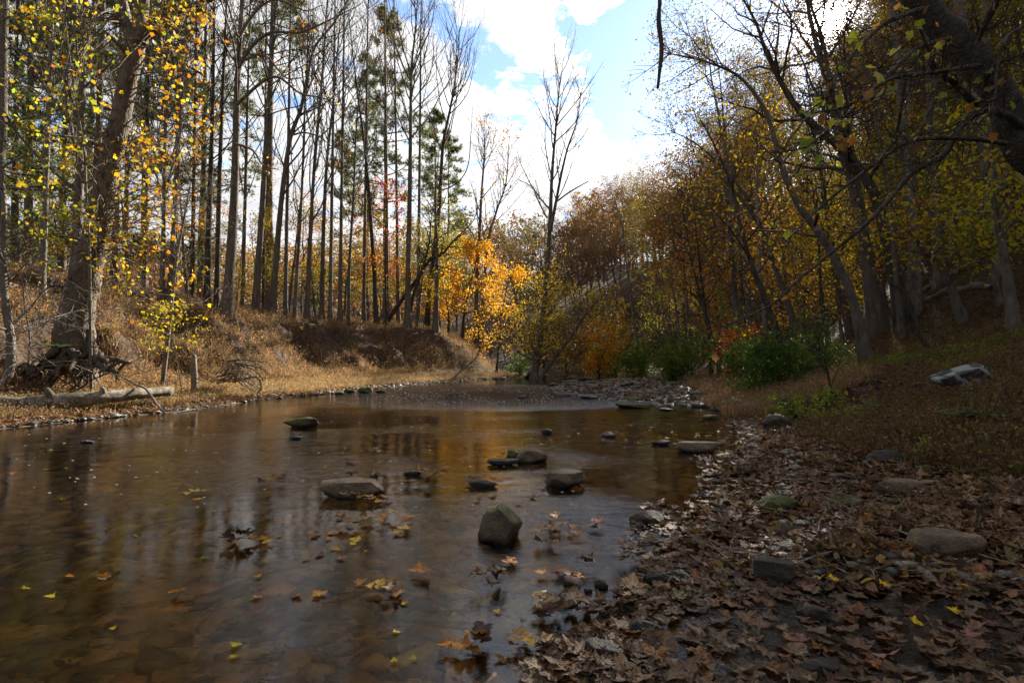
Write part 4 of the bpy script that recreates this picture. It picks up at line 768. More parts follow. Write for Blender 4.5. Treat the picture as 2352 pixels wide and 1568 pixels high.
# fern
rg = np.random.RandomState(3); b = base_of(130, 795, 12.4); b[2] = at(130, 800, 12.4)[2]; P = []; N_ = []
VV = []; FF = []; CC = []; nv = 0
for k in range(26):
    az = rg.random() * 6.28; L = rg.uniform(.35, .6); s = np.linspace(.1, 1, 14); path = np.column_stack([math.cos(az) * s * L, math.sin(az) * s * L, .5 * s * L - .35 * L * s ** 2])
    q = np.repeat(path, 2, 0); sd = nrm(np.cross(nrm(np.gradient(path, axis=0)), (0, 0, 1))); dd = np.repeat(sd, 2, 0); dd[1::2] *= -1
    w_ = (np.repeat(.11 * L * 2 * (1 - s * .85), 2))[:, None]; fwd = np.repeat(nrm(np.gradient(path, axis=0)), 2, 0) * .03
    v = np.stack([q - fwd * .4, q + dd * w_ + fwd * .4, q + fwd * .6], 1).reshape(-1, 3); VV.append(v); FF.append(np.arange(len(v)).reshape(-1, 3) + nv); nv += len(v); CC.append(np.tile(np.array([[.09, .15, .06]]) * rg.uniform(.6, 1.5), (len(v), 1)))
fern_me = mesh_np('fern', np.concatenate(VV), np.concatenate(FF), np.concatenate(CC)); tag(obj('fern', fern_me, M['grass'], None, b), 'dark green fern growing on the roots at the foot of the sycamore', 'fern')
f2 = obj('fern', fern_me, None, None, base_of(1990 + 285, 935, 5.6)); f2.scale = (1.0,) * 3; tag(f2, 'small green fern in the brown herbs below the lichen boulder', 'fern')
f3 = obj('fern', fern_me, None, None, base_of(645, 870, 16.5)); f3.scale = (.6,) * 3; tag(f3, 'tiny pale fern on the sandy bench below the cut bank', 'fern')
# long fallen log on the sandy bench
T = Tubes(); q = smoothpath([(-9.9, 9.5, .30), at(0, 938, 10.2), at(90, 928, 10.4), at(190, 922, 10.75), at(290, 911, 11.4), at(392, 902, 12.3)], 44)
q[:, 2] = np.maximum(q[:, 2] + .04, height(q[:, 0], q[:, 1]) + .13); T.add(q, lerpr((.13, .128, .13, .14, .128, .115, .10), 44), 18, lump=.05, rng=rng)
LB = empty('fallen_log', (0, 0, 0), 'long pale fallen log lying along the grassy water edge', 'log'); obj('trunk', T.mesh('fallen_log'), M['log'], LB)
for f_, d in ((20, (.0, -.10, .16)), (12, (.05, -.12, -.02)), (30, (.03, -.08, .13))):
    TK = Tubes(); TK.add(np.array([q[f_], q[f_] + d, q[f_] + np.array(d) * 1.5]), (.07, .055, .035), 8, lump=.15, rng=rng); obj('knot', TK.mesh('knot'), M['log'], LB)
# bare branch arching over the log
T = Tubes(); rb = smoothpath([at(225, 853, 12), at(272, 862, 11.8), at(310, 882, 11.6), at(335, 893, 11.5), at(362, 930, 11.3), at(385, 952, 11.2), at(405, 935 + 12, 11.3), at(455, 938, 12)], 40)
T.add(rb, lerpr((.008, .014, .018, .022, .024, .026, .024, .012), 40), 6, lump=.1, rng=rng); spawn(T, [], rb, .02, 2.6, 1, Cfg(n=(0, 9, 4), f0=(0, .1, .1), lr=(0, .28, .5), wob=(0, .2, .22, .2), trop=(0, -.03, 0, 0), maxlev=3, leaflev=9, rmin=.005), rng)
tag(obj('bare_branch', T.mesh('bare_branch'), M['deadwood']), 'crooked bare grey branch arching over the far end of the pale log', 'branch')
T = Tubes(); q = smoothpath([at(-10, 972, 9.6), at(60, 985, 9.2), at(100, 976, 9.4), at(146, 972, 9.7)], 16); q[:, 2] = .03; T.add(q, lerpr((.03, .035, .02), 16), 6, lump=.1, rng=rng); spawn(T, [], q, .02, 1.5, 1, Cfg(n=(0, 8, 3), f0=(0, .1, .1), lr=(0, .25, .5), trop=(0, 0, 0, 0), maxlev=2, leaflev=9), rng)
tag(obj('driftwood', T.mesh('driftwood'), M['darkbark']), 'dark wet driftwood stick half in the water at the picture edge', 'driftwood')
# brush heap of dead branches
T = Tubes()
for k in range(34):
    s0 = at(rng.uniform(490, 545), rng.uniform(855, 880), 16.2 + rng.normal(0, .3)); e = at(rng.uniform(555, 612), rng.uniform(828, 915), 15.0 + rng.normal(0, .4)); mid = (s0 + e) / 2 + np.array([0, 0, rng.uniform(.1, .45)])
    T.add(smoothpath([s0, mid, e], 14) + np.cumsum(rng.normal(0, .012, (14, 3)), 0), np.linspace(rng.uniform(.012, .035), .006, 14), 5, cap=False)
for pts_ in ([(520, 830), (550, 826), (580, 828), (606, 832)], [(545, 838), (575, 845), (595, 860), (606, 875)], [(560, 870), (590, 866), (600, 890), (590, 905), (604, 915)], [(540, 833), (580, 840), (609, 850)]): T.add(smoothpath([at(U, V, 15) for U, V in pts_], 16), np.linspace(.035, .012, 16), 6, lump=.1, rng=rng)
tag(obj('brush_heap', T.mesh('brush_heap'), M['deadwood']), 'heap of dead bent branches slumped from the bank to the water', 'branch heap')
T = Tubes(); s0 = base_of(447, 880, 15.2); top = at(446, 812, 15.2); T.add(np.array([s0 - (0, 0, .2), s0, (s0 + top) / 2, top - (0, 0, .06), top]), (.09, .085, .075, .05, .008), 9, lump=.08, rng=rng); tag(obj('stump', T.mesh('stump'), M['deadwood']), 'grey pointed stump standing upright out of the brown bank', 'stump')
# logs on the hillside
def hlog(p0, p1, r, label, bark='hillbark', off=.1):
    a, c = ground(*p0), ground(*p1); n_ = 20; Q = a + (c - a) * np.linspace(0, 1, n_)[:, None]; Q[:, 2] = np.maximum(Q[:, 2], height(Q[:, 0], Q[:, 1]) + off * .6); T_ = Tubes(); T_.add(Q, np.linspace(r, r * .75, n_), 10, lump=.06, rng=rng); tag(obj('hillside_log', T_.mesh('hillside_log'), M[bark]), label, 'log')
hlog((2080, 708), (2262, 662), .14, 'thick fallen log propped behind the short leaning trunk')
hlog((2085, 690), (2350, 545), .11, 'long straight fallen log running up the slope', 'palebark')
hlog((1985, 752), (2020, 738), .08, 'short grey log end beside the stoutest hillside trunk', 'palebark')
T = Tubes(); q = upath([(2134, 765), (2110, 735), (2095, 690), (2070, 655), (2040, 650)], 12.2, 20); q += (base_of(2134, 765, 12.2) - q[0]) * np.linspace(1, 0, 20)[:, None]; T.add(q, np.linspace(.055, .02, 20), 8, lump=.08, rng=rng); tag(obj('curved_sapling', T.mesh('curved_sapling'), M['darkbark']), 'dark leafless sapling bent in an arc in front of the fallen logs', 'sapling')
# ------------------------------------------------------------------ bushes
def bush(U, V, y, rad, n, pal, label, seed, size=.07, tm=OVAL, stems=14, hgt=1.0, leaf='leaf', clumps=60):
    rg = np.random.RandomState(seed); b_ = base_of(U, V, y); T_ = Tubes(); ce = []
    for k in range(stems):
        a = rg.random() * 6.28; rr = rg.uniform(.2, 1); e = np.array([math.cos(a) * rad * rr, math.sin(a) * rad * rr, rad * hgt * rg.uniform(.7, 1.6)]); Q = smoothpath([(0, 0, -.1), e * np.array([.3, .3, .5]), e], 9) + np.cumsum(rg.normal(0, .02, (9, 3)), 0); T_.add(Q, np.linspace(.018, .005, 9), 4, cap=False); ce.append(Q[3:])
    A = np.concatenate(ce); cc = A[rg.randint(0, len(A), clumps)] + rg.normal(0, rad * .2, (clumps, 3)) * 1.5 * np.array([1.3, 1.3, .8]); P_ = np.repeat(cc, n // clumps, 0); P_ = P_ + rg.normal(0, 1, P_.shape) * rad * .13 * rg.uniform(.4, 2.2, (clumps, 1)).repeat(n // clumps, 0); P_[:, 2] = np.maximum(P_[:, 2], .03)
    o_ = empty('bush', b_, label, 'bush'); obj('stems', T_.mesh('stems'), M['darkbark'], o_); obj('foliage', crown_mesh('foliage', P_, size, pal, rg, tm, .4, .2), M[leaf], o_); return o_
GB = ((5, (.06, .12, .02)), (3, (.09, .15, .025)), (1, YGR))
bush(1545, 845, 24, 1.05, 4200, ((5, (.11, .16, .02)), (3, (.15, .17, .02)), (1, (.06, .1, .02))), 'round bright green bush at the foot of the far slope', 1, .1)
bush(1470, 842, 33, 1.3, 3000, GB, 'dark green bush beyond the round one at the bend', 2, .12)
bush(1400, 838, 37, 1.4, 2600, GB, 'shadowy green thicket by the far water', 3, .13)
bush(1790, 838, 13.5, .85, 4600, ((6, (.045, .10, .02)), (3, (.07, .13, .03))), 'glossy dark green bush beside the wispy sapling', 4, .075)
bush(1720, 815, 18, 1.1, 3600, GB, 'dark green bush below the red shrub', 5, .09)
bush(1855, 800, 14.5, .7, 2200, ((4, (.08, .14, .025)), (2, (.13, .18, .03))), 'light green bush behind the wispy sapling', 6, .08)
bush(1700, 760, 20, 1.0, 2400, ((5, (.22, .045, .02)), (3, (.26, .09, .03))), 'red-leaved shrub on the shaded slope', 8, .1, hgt=1.2)
bush(1745, 770, 19, .9, 1300, ((5, (.25, .05, .02)), (3, (.28, .12, .03))), 'thin orange-red shrub near the red one', 9, .1, hgt=1.3)
bush(1375, 815, 34, 1.5, 3200, ((4, (.42, .2, .02)), (3, ORG), (2, YEL)), 'orange shrub glowing dimly beyond the creek bend', 10, .13, hgt=1.7)
bush(1195, 850, 32, .7, 1400, ((4, (.10, .17, .06)), (2, (.16, .22, .08))), 'pale green bush between the bank end and the creekside tree', 11, .1)
bush(1760, 850, 13.2, .5, 1500, GB, 'low dark green bush at the edge of the sandy grass', 12, .06)
bush(1700, 870, 15, .3, 420, ((3, (.16, .2, .04)), (2, (.1, .15, .03))), 'tuft of fresh green grass on the sandy strip', 13, .09, hgt=.6)
bush(1835, 905, 9, .28, 600, ((3, (.16, .22, .03)), (2, (.22, .26, .04))), 'bright green tuft at the foot of the wispy sapling', 14, .06, hgt=.7)
bush(1905, 880, 9.2, .22, 500, ((3, (.2, .25, .03)), (2, (.28, .3, .05))), 'yellow-green weed in a patch of light beside the sapling', 15, .06, hgt=.8)
for k_, (U_, V_, y_, lab_) in enumerate([(1345, 805, 50, 'brown thicket on the far slope just past the creekside tree'), (1300, 800, 55, 'rust-brown thicket right behind the creekside tree'), (1400, 790, 52, 'olive-brown thicket on the far slope above the orange shrub'), (1455, 780, 50, 'dull brown thicket on the far slope over the round green bush'), (1250, 800, 50, 'brown thicket between the golden maple and the creekside tree'), (1500, 760, 56, 'highest brown thicket on the far slope'), (1370, 760, 60, 'small far thicket high behind the orange shrub'), (1430, 750, 64, 'farthest brown thicket on the slope')]):
    bush(U_, V_, y_, 2.0, 2600, [((5, (.12, .07, .035)), (3, (.16, .085, .03)), (1, OLV)), ((4, (.09, .09, .03)), (3, (.13, .075, .035)))][k_ % 2], lab_, 40 + k_, .16, hgt=1.5)
simple_tree('wispy_sapling', [(1908, 888), (1905, 850), (1893, 815), (1880, 785), (1872, 755)], 9.3, .02, 'darkbark', 'wispy sapling with thin reddish stems standing in the herbs', 'sapling', 18, ((3, OLV), (3, (.1, .14, .03))), .5, 8, .06, cfg=Cfg(n=(0, 6, 3), f0=(.1, .2, .1), ang=(32, 40, 45), lr=(.6, .5, .5), wob=(.1, .08, .12, .2), trop=(0, .05, 0, 0), maxlev=2, leaflev=1, per=2, rmin=.004))
# ------------------------------------------------------------------ rocks
ICO = None
def ico(sub):
    import bmesh
    bm = bmesh.new(); bmesh.ops.create_icosphere(bm, subdivisions=sub, radius=1); V = np.array([v.co[:] for v in bm.verts]); F = np.array([[v.index for v in f.verts] for f in bm.faces]); bm.free(); return V, F
IC4, IC3 = ico(4), ico(3)
def rock_shape(rg, dims, cuts=9, hard=.8, noise=.075, base=IC4, extra=()):
    V, F = base; V = V.copy()
    for k in range(cuts):
        n_ = nrm(rg.normal(0, 1, 3)); d = rg.uniform(hard - .2, hard + .12); s = np.maximum(0, V @ n_ - d); V -= s[:, None] * n_ * .96
    for n_, d in extra: n_ = nrm(np.array(n_, float)); s = np.maximum(0, V @ n_ - d); V -= s[:, None] * n_
    u = V * 2.2 + rg.uniform(0, 50, 3); dn = fbm(u[:, 0] + u[:, 2] * .7, u[:, 1] - u[:, 2] * .6, 4, rg.randint(99)); V = V * (1 + noise * 3.4 * dn[:, None]); u = V * 7 + rg.uniform(0, 50, 3); V = V * (1 + .2 * fbm(u[:, 0] + u[:, 2] * .8, u[:, 1] - u[:, 2] * .7, 4, rg.randint(99))[:, None])
    V = V / (V.max(0) - V.min(0)) * np.array(dims); V -= (V.max(0) + V.min(0)) / 2; return V, F
def rock(U, V, wpx, hpx, mat, label, seed, ratio=.7, rz=0., sink=.25, cuts=9, hard=.8, noise=.075, extra=(), wl=None, name='rock', cat='rock', group=None, y=None):
    """U,V: the middle of the rock's foot in the photo; wpx,hpx its size there"""
    rg = np.random.RandomState(seed); p = ground(U, V, 0.0) if y is None else base_of(U, V, y); y_ = p[1]; wd = wpx * y_ / FPX; h = hpx * y_ / FPX; dp = wd * ratio
    hh = max(h * .8, .02); full = hh / (1 - sink); VV_, F_ = rock_shape(rg, (wd, dp, full), cuts, hard, noise, extra=extra)
    o_ = obj(name, mesh_np(name, VV_, F_, smooth=True), M[mat], None, (p[0], p[1] + dp * .35, p[2] + full / 2 - full * sink)); o_.rotation_euler.z = rz
    return tag(o_, label, cat, group)
rock(685, 982, 80, 30, 'rock_moss', 'dark wedge-shaped rock alone in the water near the log bank', 1, .6, extra=(((-.45, 0, 1), .35),))
rock(1148, 1246, 104, 100, 'rock_mid', 'large pointed boulder in the middle of the shallow water', 2, .85, cuts=13, hard=.82, noise=.08, extra=(((.8, -.1, 1), .62), ((-1, 0, .35), .75)))
rock(1300, 1120, 92, 42, 'rock_tan', 'rounded pale slab with a single curled leaf on top', 3, .8, extra=(((0, 0, 1), .45),), hard=.85)
rock(805, 1140, 150, 42, 'rock_tan', 'long flat tan slab with leaves caught on its end', 4, .45, extra=(((0, .0, 1), .35), ((0, -1, .1), .5)), rz=.05)
rock(1222, 1062, 72, 38, 'rock_tan', 'blocky rock with a jagged top just upstream of the pale slab', 5, .6)
rock(1180, 1055, 36, 26, 'rock_moss', 'small green-topped rock touching the blocky one', 6, .8)
rock(1155, 1070, 76, 16, 'rock_dark', 'flat dark rock in front of the mossy pair', 7, .5, extra=(((0, 0, 1), .3),))
rock(1257, 996, 26, 15, 'rock_dark', 'small dark rock poking out of open water under the golden reflection', 8, .8)
rock(1400, 1004, 32, 15, 'rock_grey', 'small rounded grey rock in open water', 9, .8)
rock(1607, 1040, 98, 30, 'rock_tan', 'long low tan rock at the leafy water margin', 10, .4, extra=(((0, 0, 1), .4),))
rock(1520, 1022, 46, 14, 'rock_dark', 'dark low rock with leaves on it beside the long tan one', 11, .6)
rock(1458, 938, 84, 12, 'rock_slab_moss', 'flat rock covered in bright yellow-green moss at the bar edge', 12, .6, extra=(((0, 0, 1), .25),), noise=.03)
rock(1532, 943, 34, 8, 'rock_dark', 'thin dark rock beside the moss-covered one', 13, .6)
rock(837, 902, 36, 18, 'rock_moss', 'mossy rock, largest of the green row on the near side of the bench', 14, .7)
rock(800, 901, 26, 11, 'rock_moss', 'smaller mossy rock in the green row by the bench', 15, .7)
rock(872, 902, 26, 9, 'rock_moss', 'low mossy rock standing apart from the green row', 16, .7)
rock(778, 905, 22, 8, 'rock_moss', 'lowest mossy stone at the near end of the green row', 161, .7)
rock(1200, 915, 24, 8, 'rock_dark', 'small dark stone in the glittering riffle', 17, .7)
rock(1037, 908, 44, 7, 'rock_slab_moss', 'flat moss-topped stone in the riffle', 18, .5)
rock(1490, 1205, 80, 36, 'rock_grey', 'wet speckled grey rock with a leaf draped on it', 19, .7, hard=.85)
rock(1383, 1352, 34, 24, 'rock_dark', 'smooth black pebble, larger of two in the sky reflection', 20, .8, hard=.95, rz=-.5)
rock(1352, 1362, 20, 12, 'rock_dark', 'smaller black pebble in the sky reflection', 21, .8, hard=.95)
rock(1294, 1395, 56, 24, 'rock_grey', 'oval grey stone barely breaking the surface in the sky reflection', 22, .8, hard=.9, sink=.5)
rock(1785, 1340, 88, 62, 'rock_dark', 'black squared slate block among wet brown leaves', 23, .5, cuts=4, rz=-.45, extra=(((0, 0, 1), .4), ((0, -1, .15), .5), ((1, 0, 0), .6), ((-1, 0, 0), .6)), noise=.02)
rock(1800, 1175, 95, 40, 'rock_moss', 'moss-capped tan rock at the edge of the leaf bed', 24, .7)
rock(1808, 1235, 46, 48, 'rock_tan', 'upright tan stone half buried in leaves', 25, .8)
rock(2190, 1285, 165, 70, 'rock_tan', 'largest flat tan slab in the leaf bed, by the picture edge', 26, .5, extra=(((0, 0, 1), .35),), rz=-.3)
rock(2055, 1068, 90, 40, 'rock_dark', 'dark rounded rock where the herbs meet the leaf bed', 27, .7)
rock(2140, 1090, 52, 26, 'rock_moss', 'dark mossy stone under the yellow leaf at the herb edge', 28, .7)
rock(1955, 1165, 90, 26, 'rock_moss', 'low dark mossy rock sunk among the leaves', 29, .5)
rock(2090, 1135, 140, 36, 'rock_tan', 'broad tan slab lying flat in the leaf bed', 30, .4, extra=(((0, 0, 1), .3),))
rock(1695, 945, 46, 38, 'rock_tan', 'rounded rock at the water corner, near one of two', 31, .8)
rock(1735, 950, 66, 36, 'rock_tan', 'broad rounded rock at the water corner, larger of two', 32, .7)
rock(1790, 985, 70, 42, 'rock_dark', 'dark rock heap stone under the herb bank', 33, .7)
rock(1815, 945, 40, 42, 'rock_dark', 'dark upright stone with a root beside the water corner', 34, .6)
rock(1635, 962, 46, 11, 'rock_moss', 'thin mossy slab in dark water below the corner rocks', 35, .5)
rock(1640, 885, 60, 20, 'rock_dark', 'dark ledge of rock on the sandy grass strip', 36, .6)
rock(1565, 925, 50, 16, 'rock_dark', 'dark rock where the shingle meets the sandy strip', 37, .6)
rock(1512, 1340, 62, 28, 'rock_dark', 'dark wet stone ringed by curled leaves', 38, .7)
rock(1482, 1458, 96, 34, 'rock_dark', 'low black stone in front of the big leaf clump', 39, .5)
rock(1390, 1520, 120, 44, 'rock_dark', 'black stone sloping into the water near the bottom edge', 40, .5, rz=-.6)
rock(1875, 1428, 74, 40, 'rock_grey', 'grey stone with a worn top in the wet leaves', 41, .6, rz=-.4)
rock(1570, 1335, 48, 26, 'rock_grey', 'small grey stone behind the curled leaf ring', 42, .7)
rock(1895, 1558, 90, 40, 'rock_dark', 'dark stone at the bottom edge among leaves', 43, .6)
rock(2230, 900, 140, 84, 'rock_lichen', 'grey boulder blotched with pale lichen on the slope', 44, .6, sink=.08, cuts=12, name='boulder', cat='boulder', extra=(((-.6, -.1, 1), .42),))
rock(2120, 892, 40, 20, 'rock_dark', 'dark low stone beside the lichen boulder', 45, .7)
rock(2290, 660, 46, 12, 'rock_lichen', 'small pale rock high on the slope behind the tall trunk', 46, .6)
rock(1318, 874, 38, 18, 'rock_moss', 'dark rock with a mossy back beyond the riffle', 47, .6, y=29.5)
rock(195, 1018, 30, 9, 'rock_dark', 'tiny dark rock with a leaf in the near water', 48, .6)
rock(676, 1009, 30, 10, 'rock_dark', 'tiny dark rock with dead leaves below the wedge-shaped rock', 49, .6)
rock(1110, 1121, 70, 20, 'rock_dark', 'dark stone draped with wet leaves in mid water', 50, .5)
rock(945, 1092, 42, 13, 'rock_dark', 'dark stone with leaves near the long slab', 51, .5)
rock(1148, 871, 24, 10, 'rock_tan', 'pale stone on the far shore near the creekside tree', 52, .6, y=28.5)
rg = np.random.RandomState(9); gb = []; ORDR = {}
for k in range(64):
    U = rg.uniform(1265, 1640); V = 864 + 62 * rg.random() ** 1.1 - max(0, (1400 - U)) * .05
    p = ground(U, V, 0.0); gb.append((U, V))
gb.sort()
NEARW = ['by the riffle', 'on mid shingle', 'on the grassy shingle side']
KR = [('rock_dark', 'dark'), ('rock_grey', 'grey'), ('rock_tan', 'tan'), ('rock_moss', 'mossy')]
cnt = {}
ent = []
for U, V in gb:
    w_ = rg.uniform(16, 44) * (.6 + (V - 850) / 90); h_ = w_ * rg.uniform(.18, .42); k = rg.choice(4, p=(.4, .3, .22, .08)); z_ = 0 if U < 1390 else 1 if U < 1520 else 2; d_ = 'far edge' if V < 880 else 'back' if V < 893 else 'front' if V < 906 else 'near edge'; ent.append((U, V, w_, h_, k, z_, d_)); cnt[(k, z_, d_)] = cnt.get((k, z_, d_), 0) + 1
sn = {}
for i, (U, V, w_, h_, k, z_, d_) in enumerate(ent):
    j = sn.get((k, z_, d_), 0); sn[(k, z_, d_)] = j + 1; c_ = cnt[(k, z_, d_)]
    rock(U, V, w_, h_, KR[k][0], f'{KR[k][1]} flat stone {NEARW[z_]}, {d_}' + (f', {ORD[min(j, 11)]}' if c_ > 1 else ''), 100 + i, .65, rz=rg.uniform(-.6, .6), group='flat stones on the shingle bar', name='stone', cat='stone', y=min(28.0, ground(U, V, 0.0)[1]))
print('t rocks', time.time() - T0)
# ------------------------------------------------------------------ pebbles and bed stones (countless)
rng = np.random.RandomState(21)
def stones(name, n, sampler, sz, pal, mat, kind_label, flat=.35, sink=.4, below=False):
    VV = []; FF = []; nv = 0; V0, F0 = ico(1); V0 = V0 * 1.0; CC = []
    P = sampler(n); cols = pick(pal, len(P), rng, .25)
    for p, c in zip(P, cols):
        s = rng.uniform(*sz) ** 1.0; W = V0 * (1 + rng.normal(0, .2, (len(V0), 1))) * rng.uniform(.8, 1.2, 3); W = W * np.array([s, s * rng.uniform(.5, .9), s * flat]); a = rng.random() * 6.28
        W = np.column_stack([W[:, 0] * math.cos(a) - W[:, 1] * math.sin(a), W[:, 0] * math.sin(a) + W[:, 1] * math.cos(a), W[:, 2] + .15 * W[:, 0] * rng.normal()]) + p + (0, 0, s * flat * (1 - 2 * sink)); VV.append(W); FF.append(F0 + nv); nv += len(W); CC.append(np.tile(c, (len(W), 1)))
    return tag(obj(name, mesh_np(name, np.concatenate(VV), np.concatenate(FF), np.concatenate(CC), True), M[mat]), kind_label, name.split('_')[-1], kind='stuff')
m, t = newmat('pebble'); a = t.n('ShaderNodeAttribute', attribute_name='Col'); g = t.n('ShaderNodeNewGeometry'); n1 = t.n('ShaderNodeTexNoise', i_Vector=g.outputs['Position'], i_Scale=30.0, i_Detail=6.0)
p = t.n('ShaderNodeBsdfPrincipled', i_Base_Color=t.mix(1.0, a.outputs['Color'], t.ramp(n1.outputs[0], ((.3, .6), (.7, 1.3))), 'MULTIPLY'), i_Roughness=.5, i_Normal=t.n('ShaderNodeBump', i_Strength=.5, i_Distance=.02, i_Height=n1.outputs[0]).outputs[0]); finish(t, p.outputs[0]); M['pebble'] = m
def samp(test, ylo, yhi, xr=1.0, zoff=0.0):
    """points spread evenly in the view (more when near), kept where test(info,z,x,y) holds"""
    def f(n):
        out = []; c = 0
        while c < n:
            k = 20000; y = np.exp(rng.uniform(math.log(ylo), math.log(yhi), k)); x = rng.uniform(-xr, xr, k) * y * 1.02
            z, I = height(x, y, True); ok = test(I, z, x, y); q = np.column_stack([x, y, z + zoff])[ok]; out.append(q); c += len(q)
            if len(out) > 60: break
        return np.concatenate(out)[:n]
    return f
STP = ((4, (.055, .042, .028)), (3, (.09, .066, .043)), (1, (.15, .11, .07)), (2, (.032, .025, .018)))
isbar = lambda I, z, x, y: I['right'] & (I['dF'] < .3) & (y > 11.5) & (x < 10)
stones('shingle_pebbles', 3800, samp(isbar, 11.5, 34), (.05, .17), STP, 'pebble', 'flat pebbles of the shingle bar')
stones('shore_pebbles', 1100, samp(lambda I, z, x, y: I['left'] & (I['dL'] < .75) & (y > 8), 8, 34), (.03, .11), STP, 'pebble', 'small stones along the far water line')
stones('bed_stones', 4200, samp(lambda I, z, x, y: I['ins'] & (z < -.03), 1.5, 12), (.04, .17), ((4, (.17, .12, .06)), (3, (.09, .065, .035)), (3, (.26, .19, .10)), (2, (.04, .03, .02))), 'pebble', 'flat stones on the creek bed under the water', .2, .5)
stones('litter_pebbles', 420, samp(lambda I, z, x, y: I['right'] & (I['dF'] < .6) & (y < 12), 1.5, 12), (.025, .085), STP, 'pebble', 'small wet stones between the fallen leaves', .4, .3)
# ------------------------------------------------------------------ fallen leaves
def leaf_variant(rg, curl):
    an = np.linspace(-2.75, 2.75, 23); lob = np.array([.48, .66, .44, .54, .64, .78, .54, .60, .47, .68, .78, .96, .78, .68, .47, .60, .54, .78, .64, .54, .44, .66, .48]) * .58
    r = lob * (1 + rg.normal(0, .05, 23)); o = np.column_stack([r * np.sin(an), .12 + r * np.cos(an)]); mid = np.column_stack([.55 * r * np.sin(an), .12 + .55 * r * np.cos(an)])
    q = np.vstack([[(0, .05)], mid, o, [(0.012, -.45), (-.012, -.45)]]); x, y = q[:, 0], q[:, 1] - .05
    ph = rg.random(3) * 6.28; z = curl * (rg.uniform(.3, 1.1) * x ** 2 + rg.uniform(-.6, 1.0) * y ** 2 + rg.uniform(-.5, .5) * x * y) + .05 * curl * np.sin(7 * x + ph[0]) * np.cos(6 * y + ph[1])
    z[1:24] += .02 * np.cos(an * 5); z[24:47] += .05 * curl * np.cos(an * 5.0 + ph[2]) + rg.normal(0, .02, 23) * curl
    if curl > 1.3: k = .9 / (1 + np.abs(x)); x = x * np.cos(x * curl * .5)
    vn = np.ones(49); vn[0] = 1.35; vn[1:24] = .84; vn[[6, 12, 18]] = 1.4; vn[[2, 22]] = 1.15; vn[24:47] = .95; vn[[29, 35, 41]] = 1.2; vn *= 1 + rg.normal(0, .08, 49)
    V = np.column_stack([x, y, z]); F3 = [(0, i, i + 1) for i in range(1, 23)] + [(0, 48, 47)]; F4 = [(i, i + 23, i + 24, i + 1) for i in range(1, 23)]; T3 = np.array(F3 + [(a, b, c) for a, b, c, d in F4] + [(a, c, d) for a, b, c, d in F4]); return V, T3, vn
rg = np.random.RandomState(8); FLAT = [leaf_variant(rg, .5) for _ in range(6)]; CURL = [leaf_variant(rg, c) for c in (.6, .9, 1.1, 1.3, .7, .8, 1.0, 1.2)]
LBR = ((5, (.17, .105, .058)), (4, (.24, .152, .088)), (4, (.095, .058, .034)), (2, (.33, .22, .135)), (1, (.25, .11, .035)))
LWET = ((5, (.13, .078, .045)), (4, (.18, .11, .065)), (3, (.055, .033, .02)), (1, (.17, .075, .025)))
LFLO = ((4, (.42, .20, .05)), (3, (.30, .13, .035)), (2, (.45, .30, .10)), (2, (.18, .09, .04)), (1, (.5, .34, .03)))
def rotmats(N, spin):
    a = np.column_stack([np.cos(spin), np.sin(spin), np.zeros(len(spin))]); t = nrm(a - (a * N).sum(1)[:, None] * N); b = np.cross(N, t); return np.stack([b, t, N], -1)
def bake(name, sets, mat, label, cat='leaves'):
    VV = []; FF = []; CC = []; nv = 0
    for (tv, tf, vn), P, S, N, sp, C in sets:
        if not len(P): continue
        R = rotmats(N, sp); V = P[:, None] + S[:, None, None] * np.einsum('nij,mj->nmi', R, tv); VV.append(V.reshape(-1, 3)); FF.append((np.arange(len(P))[:, None, None] * len(tv) + tf[None]).reshape(-1, 3) + nv); nv += V.shape[0] * V.shape[1]; CC.append((C[:, None] * vn[None, :, None]).reshape(-1, 3))
    return tag(obj(name, mesh_np(name, np.concatenate(VV), np.concatenate(FF), np.concatenate(CC)), M[mat]), label, cat, kind='stuff')
def litter_sets(P, pal, sz, tilt, rg, variants, lift=.03):
    n = len(P); P = P + np.column_stack([np.zeros(n), np.zeros(n), rg.uniform(.005, lift, n)]); N = nrm(rg.normal(0, tilt, (n, 3)) + np.array([0, 0, 1.])); S = rg.uniform(*sz, n); C = pick(pal, n, rg, .22); sp = rg.random(n) * 6.28; k = rg.randint(0, len(variants), n)
    return [(variants[i], P[k == i], S[k == i], N[k == i], sp[k == i], C[k == i]) for i in range(len(variants))]
rng = np.random.RandomState(31)
bed_test = lambda I, z, x, y: (I['right'] & (I['dF'] < .5 + .5 * fbm(x * .8, y * .8, 2, 91)) & (y < 11.5) & (z > -.16)) | (I['ins'] & (I['dR'] < .15 + .9 * np.abs(fbm(x * 1.5, y * 1.5, 3, 92))) & (y < 9) & (z > -.06))
P_bed = samp(bed_test, 1.35, 11.5)(16000); P_bed[:, 2] = np.maximum(P_bed[:, 2], .0)
dist = np.hypot(P_bed[:, 0], P_bed[:, 1]); sz_ = .07 + 0 * dist
wet = (P_bed[:, 2] < .035) | (np.hypot((P_bed[:, 0] - 1.8) / 1.5, (P_bed[:, 1] - 2.1) / .9) < 1)
tri_ = np.hypot((P_bed[:, 0] - 1.75) / 1.1, (P_bed[:, 1] - 2.15) / .5) < 1.1; kp_ = ~tri_ | (rng.random(len(P_bed)) < .28); P_bed = P_bed[kp_]; dist = dist[kp_]; wet = wet[kp_]
raw_ = height(P_bed[:, 0], P_bed[:, 1]); kp_ = (raw_ > -.02) | (rng.random(len(P_bed)) < .38); P_bed = P_bed[kp_]; dist = dist[kp_]; wet = wet[kp_]
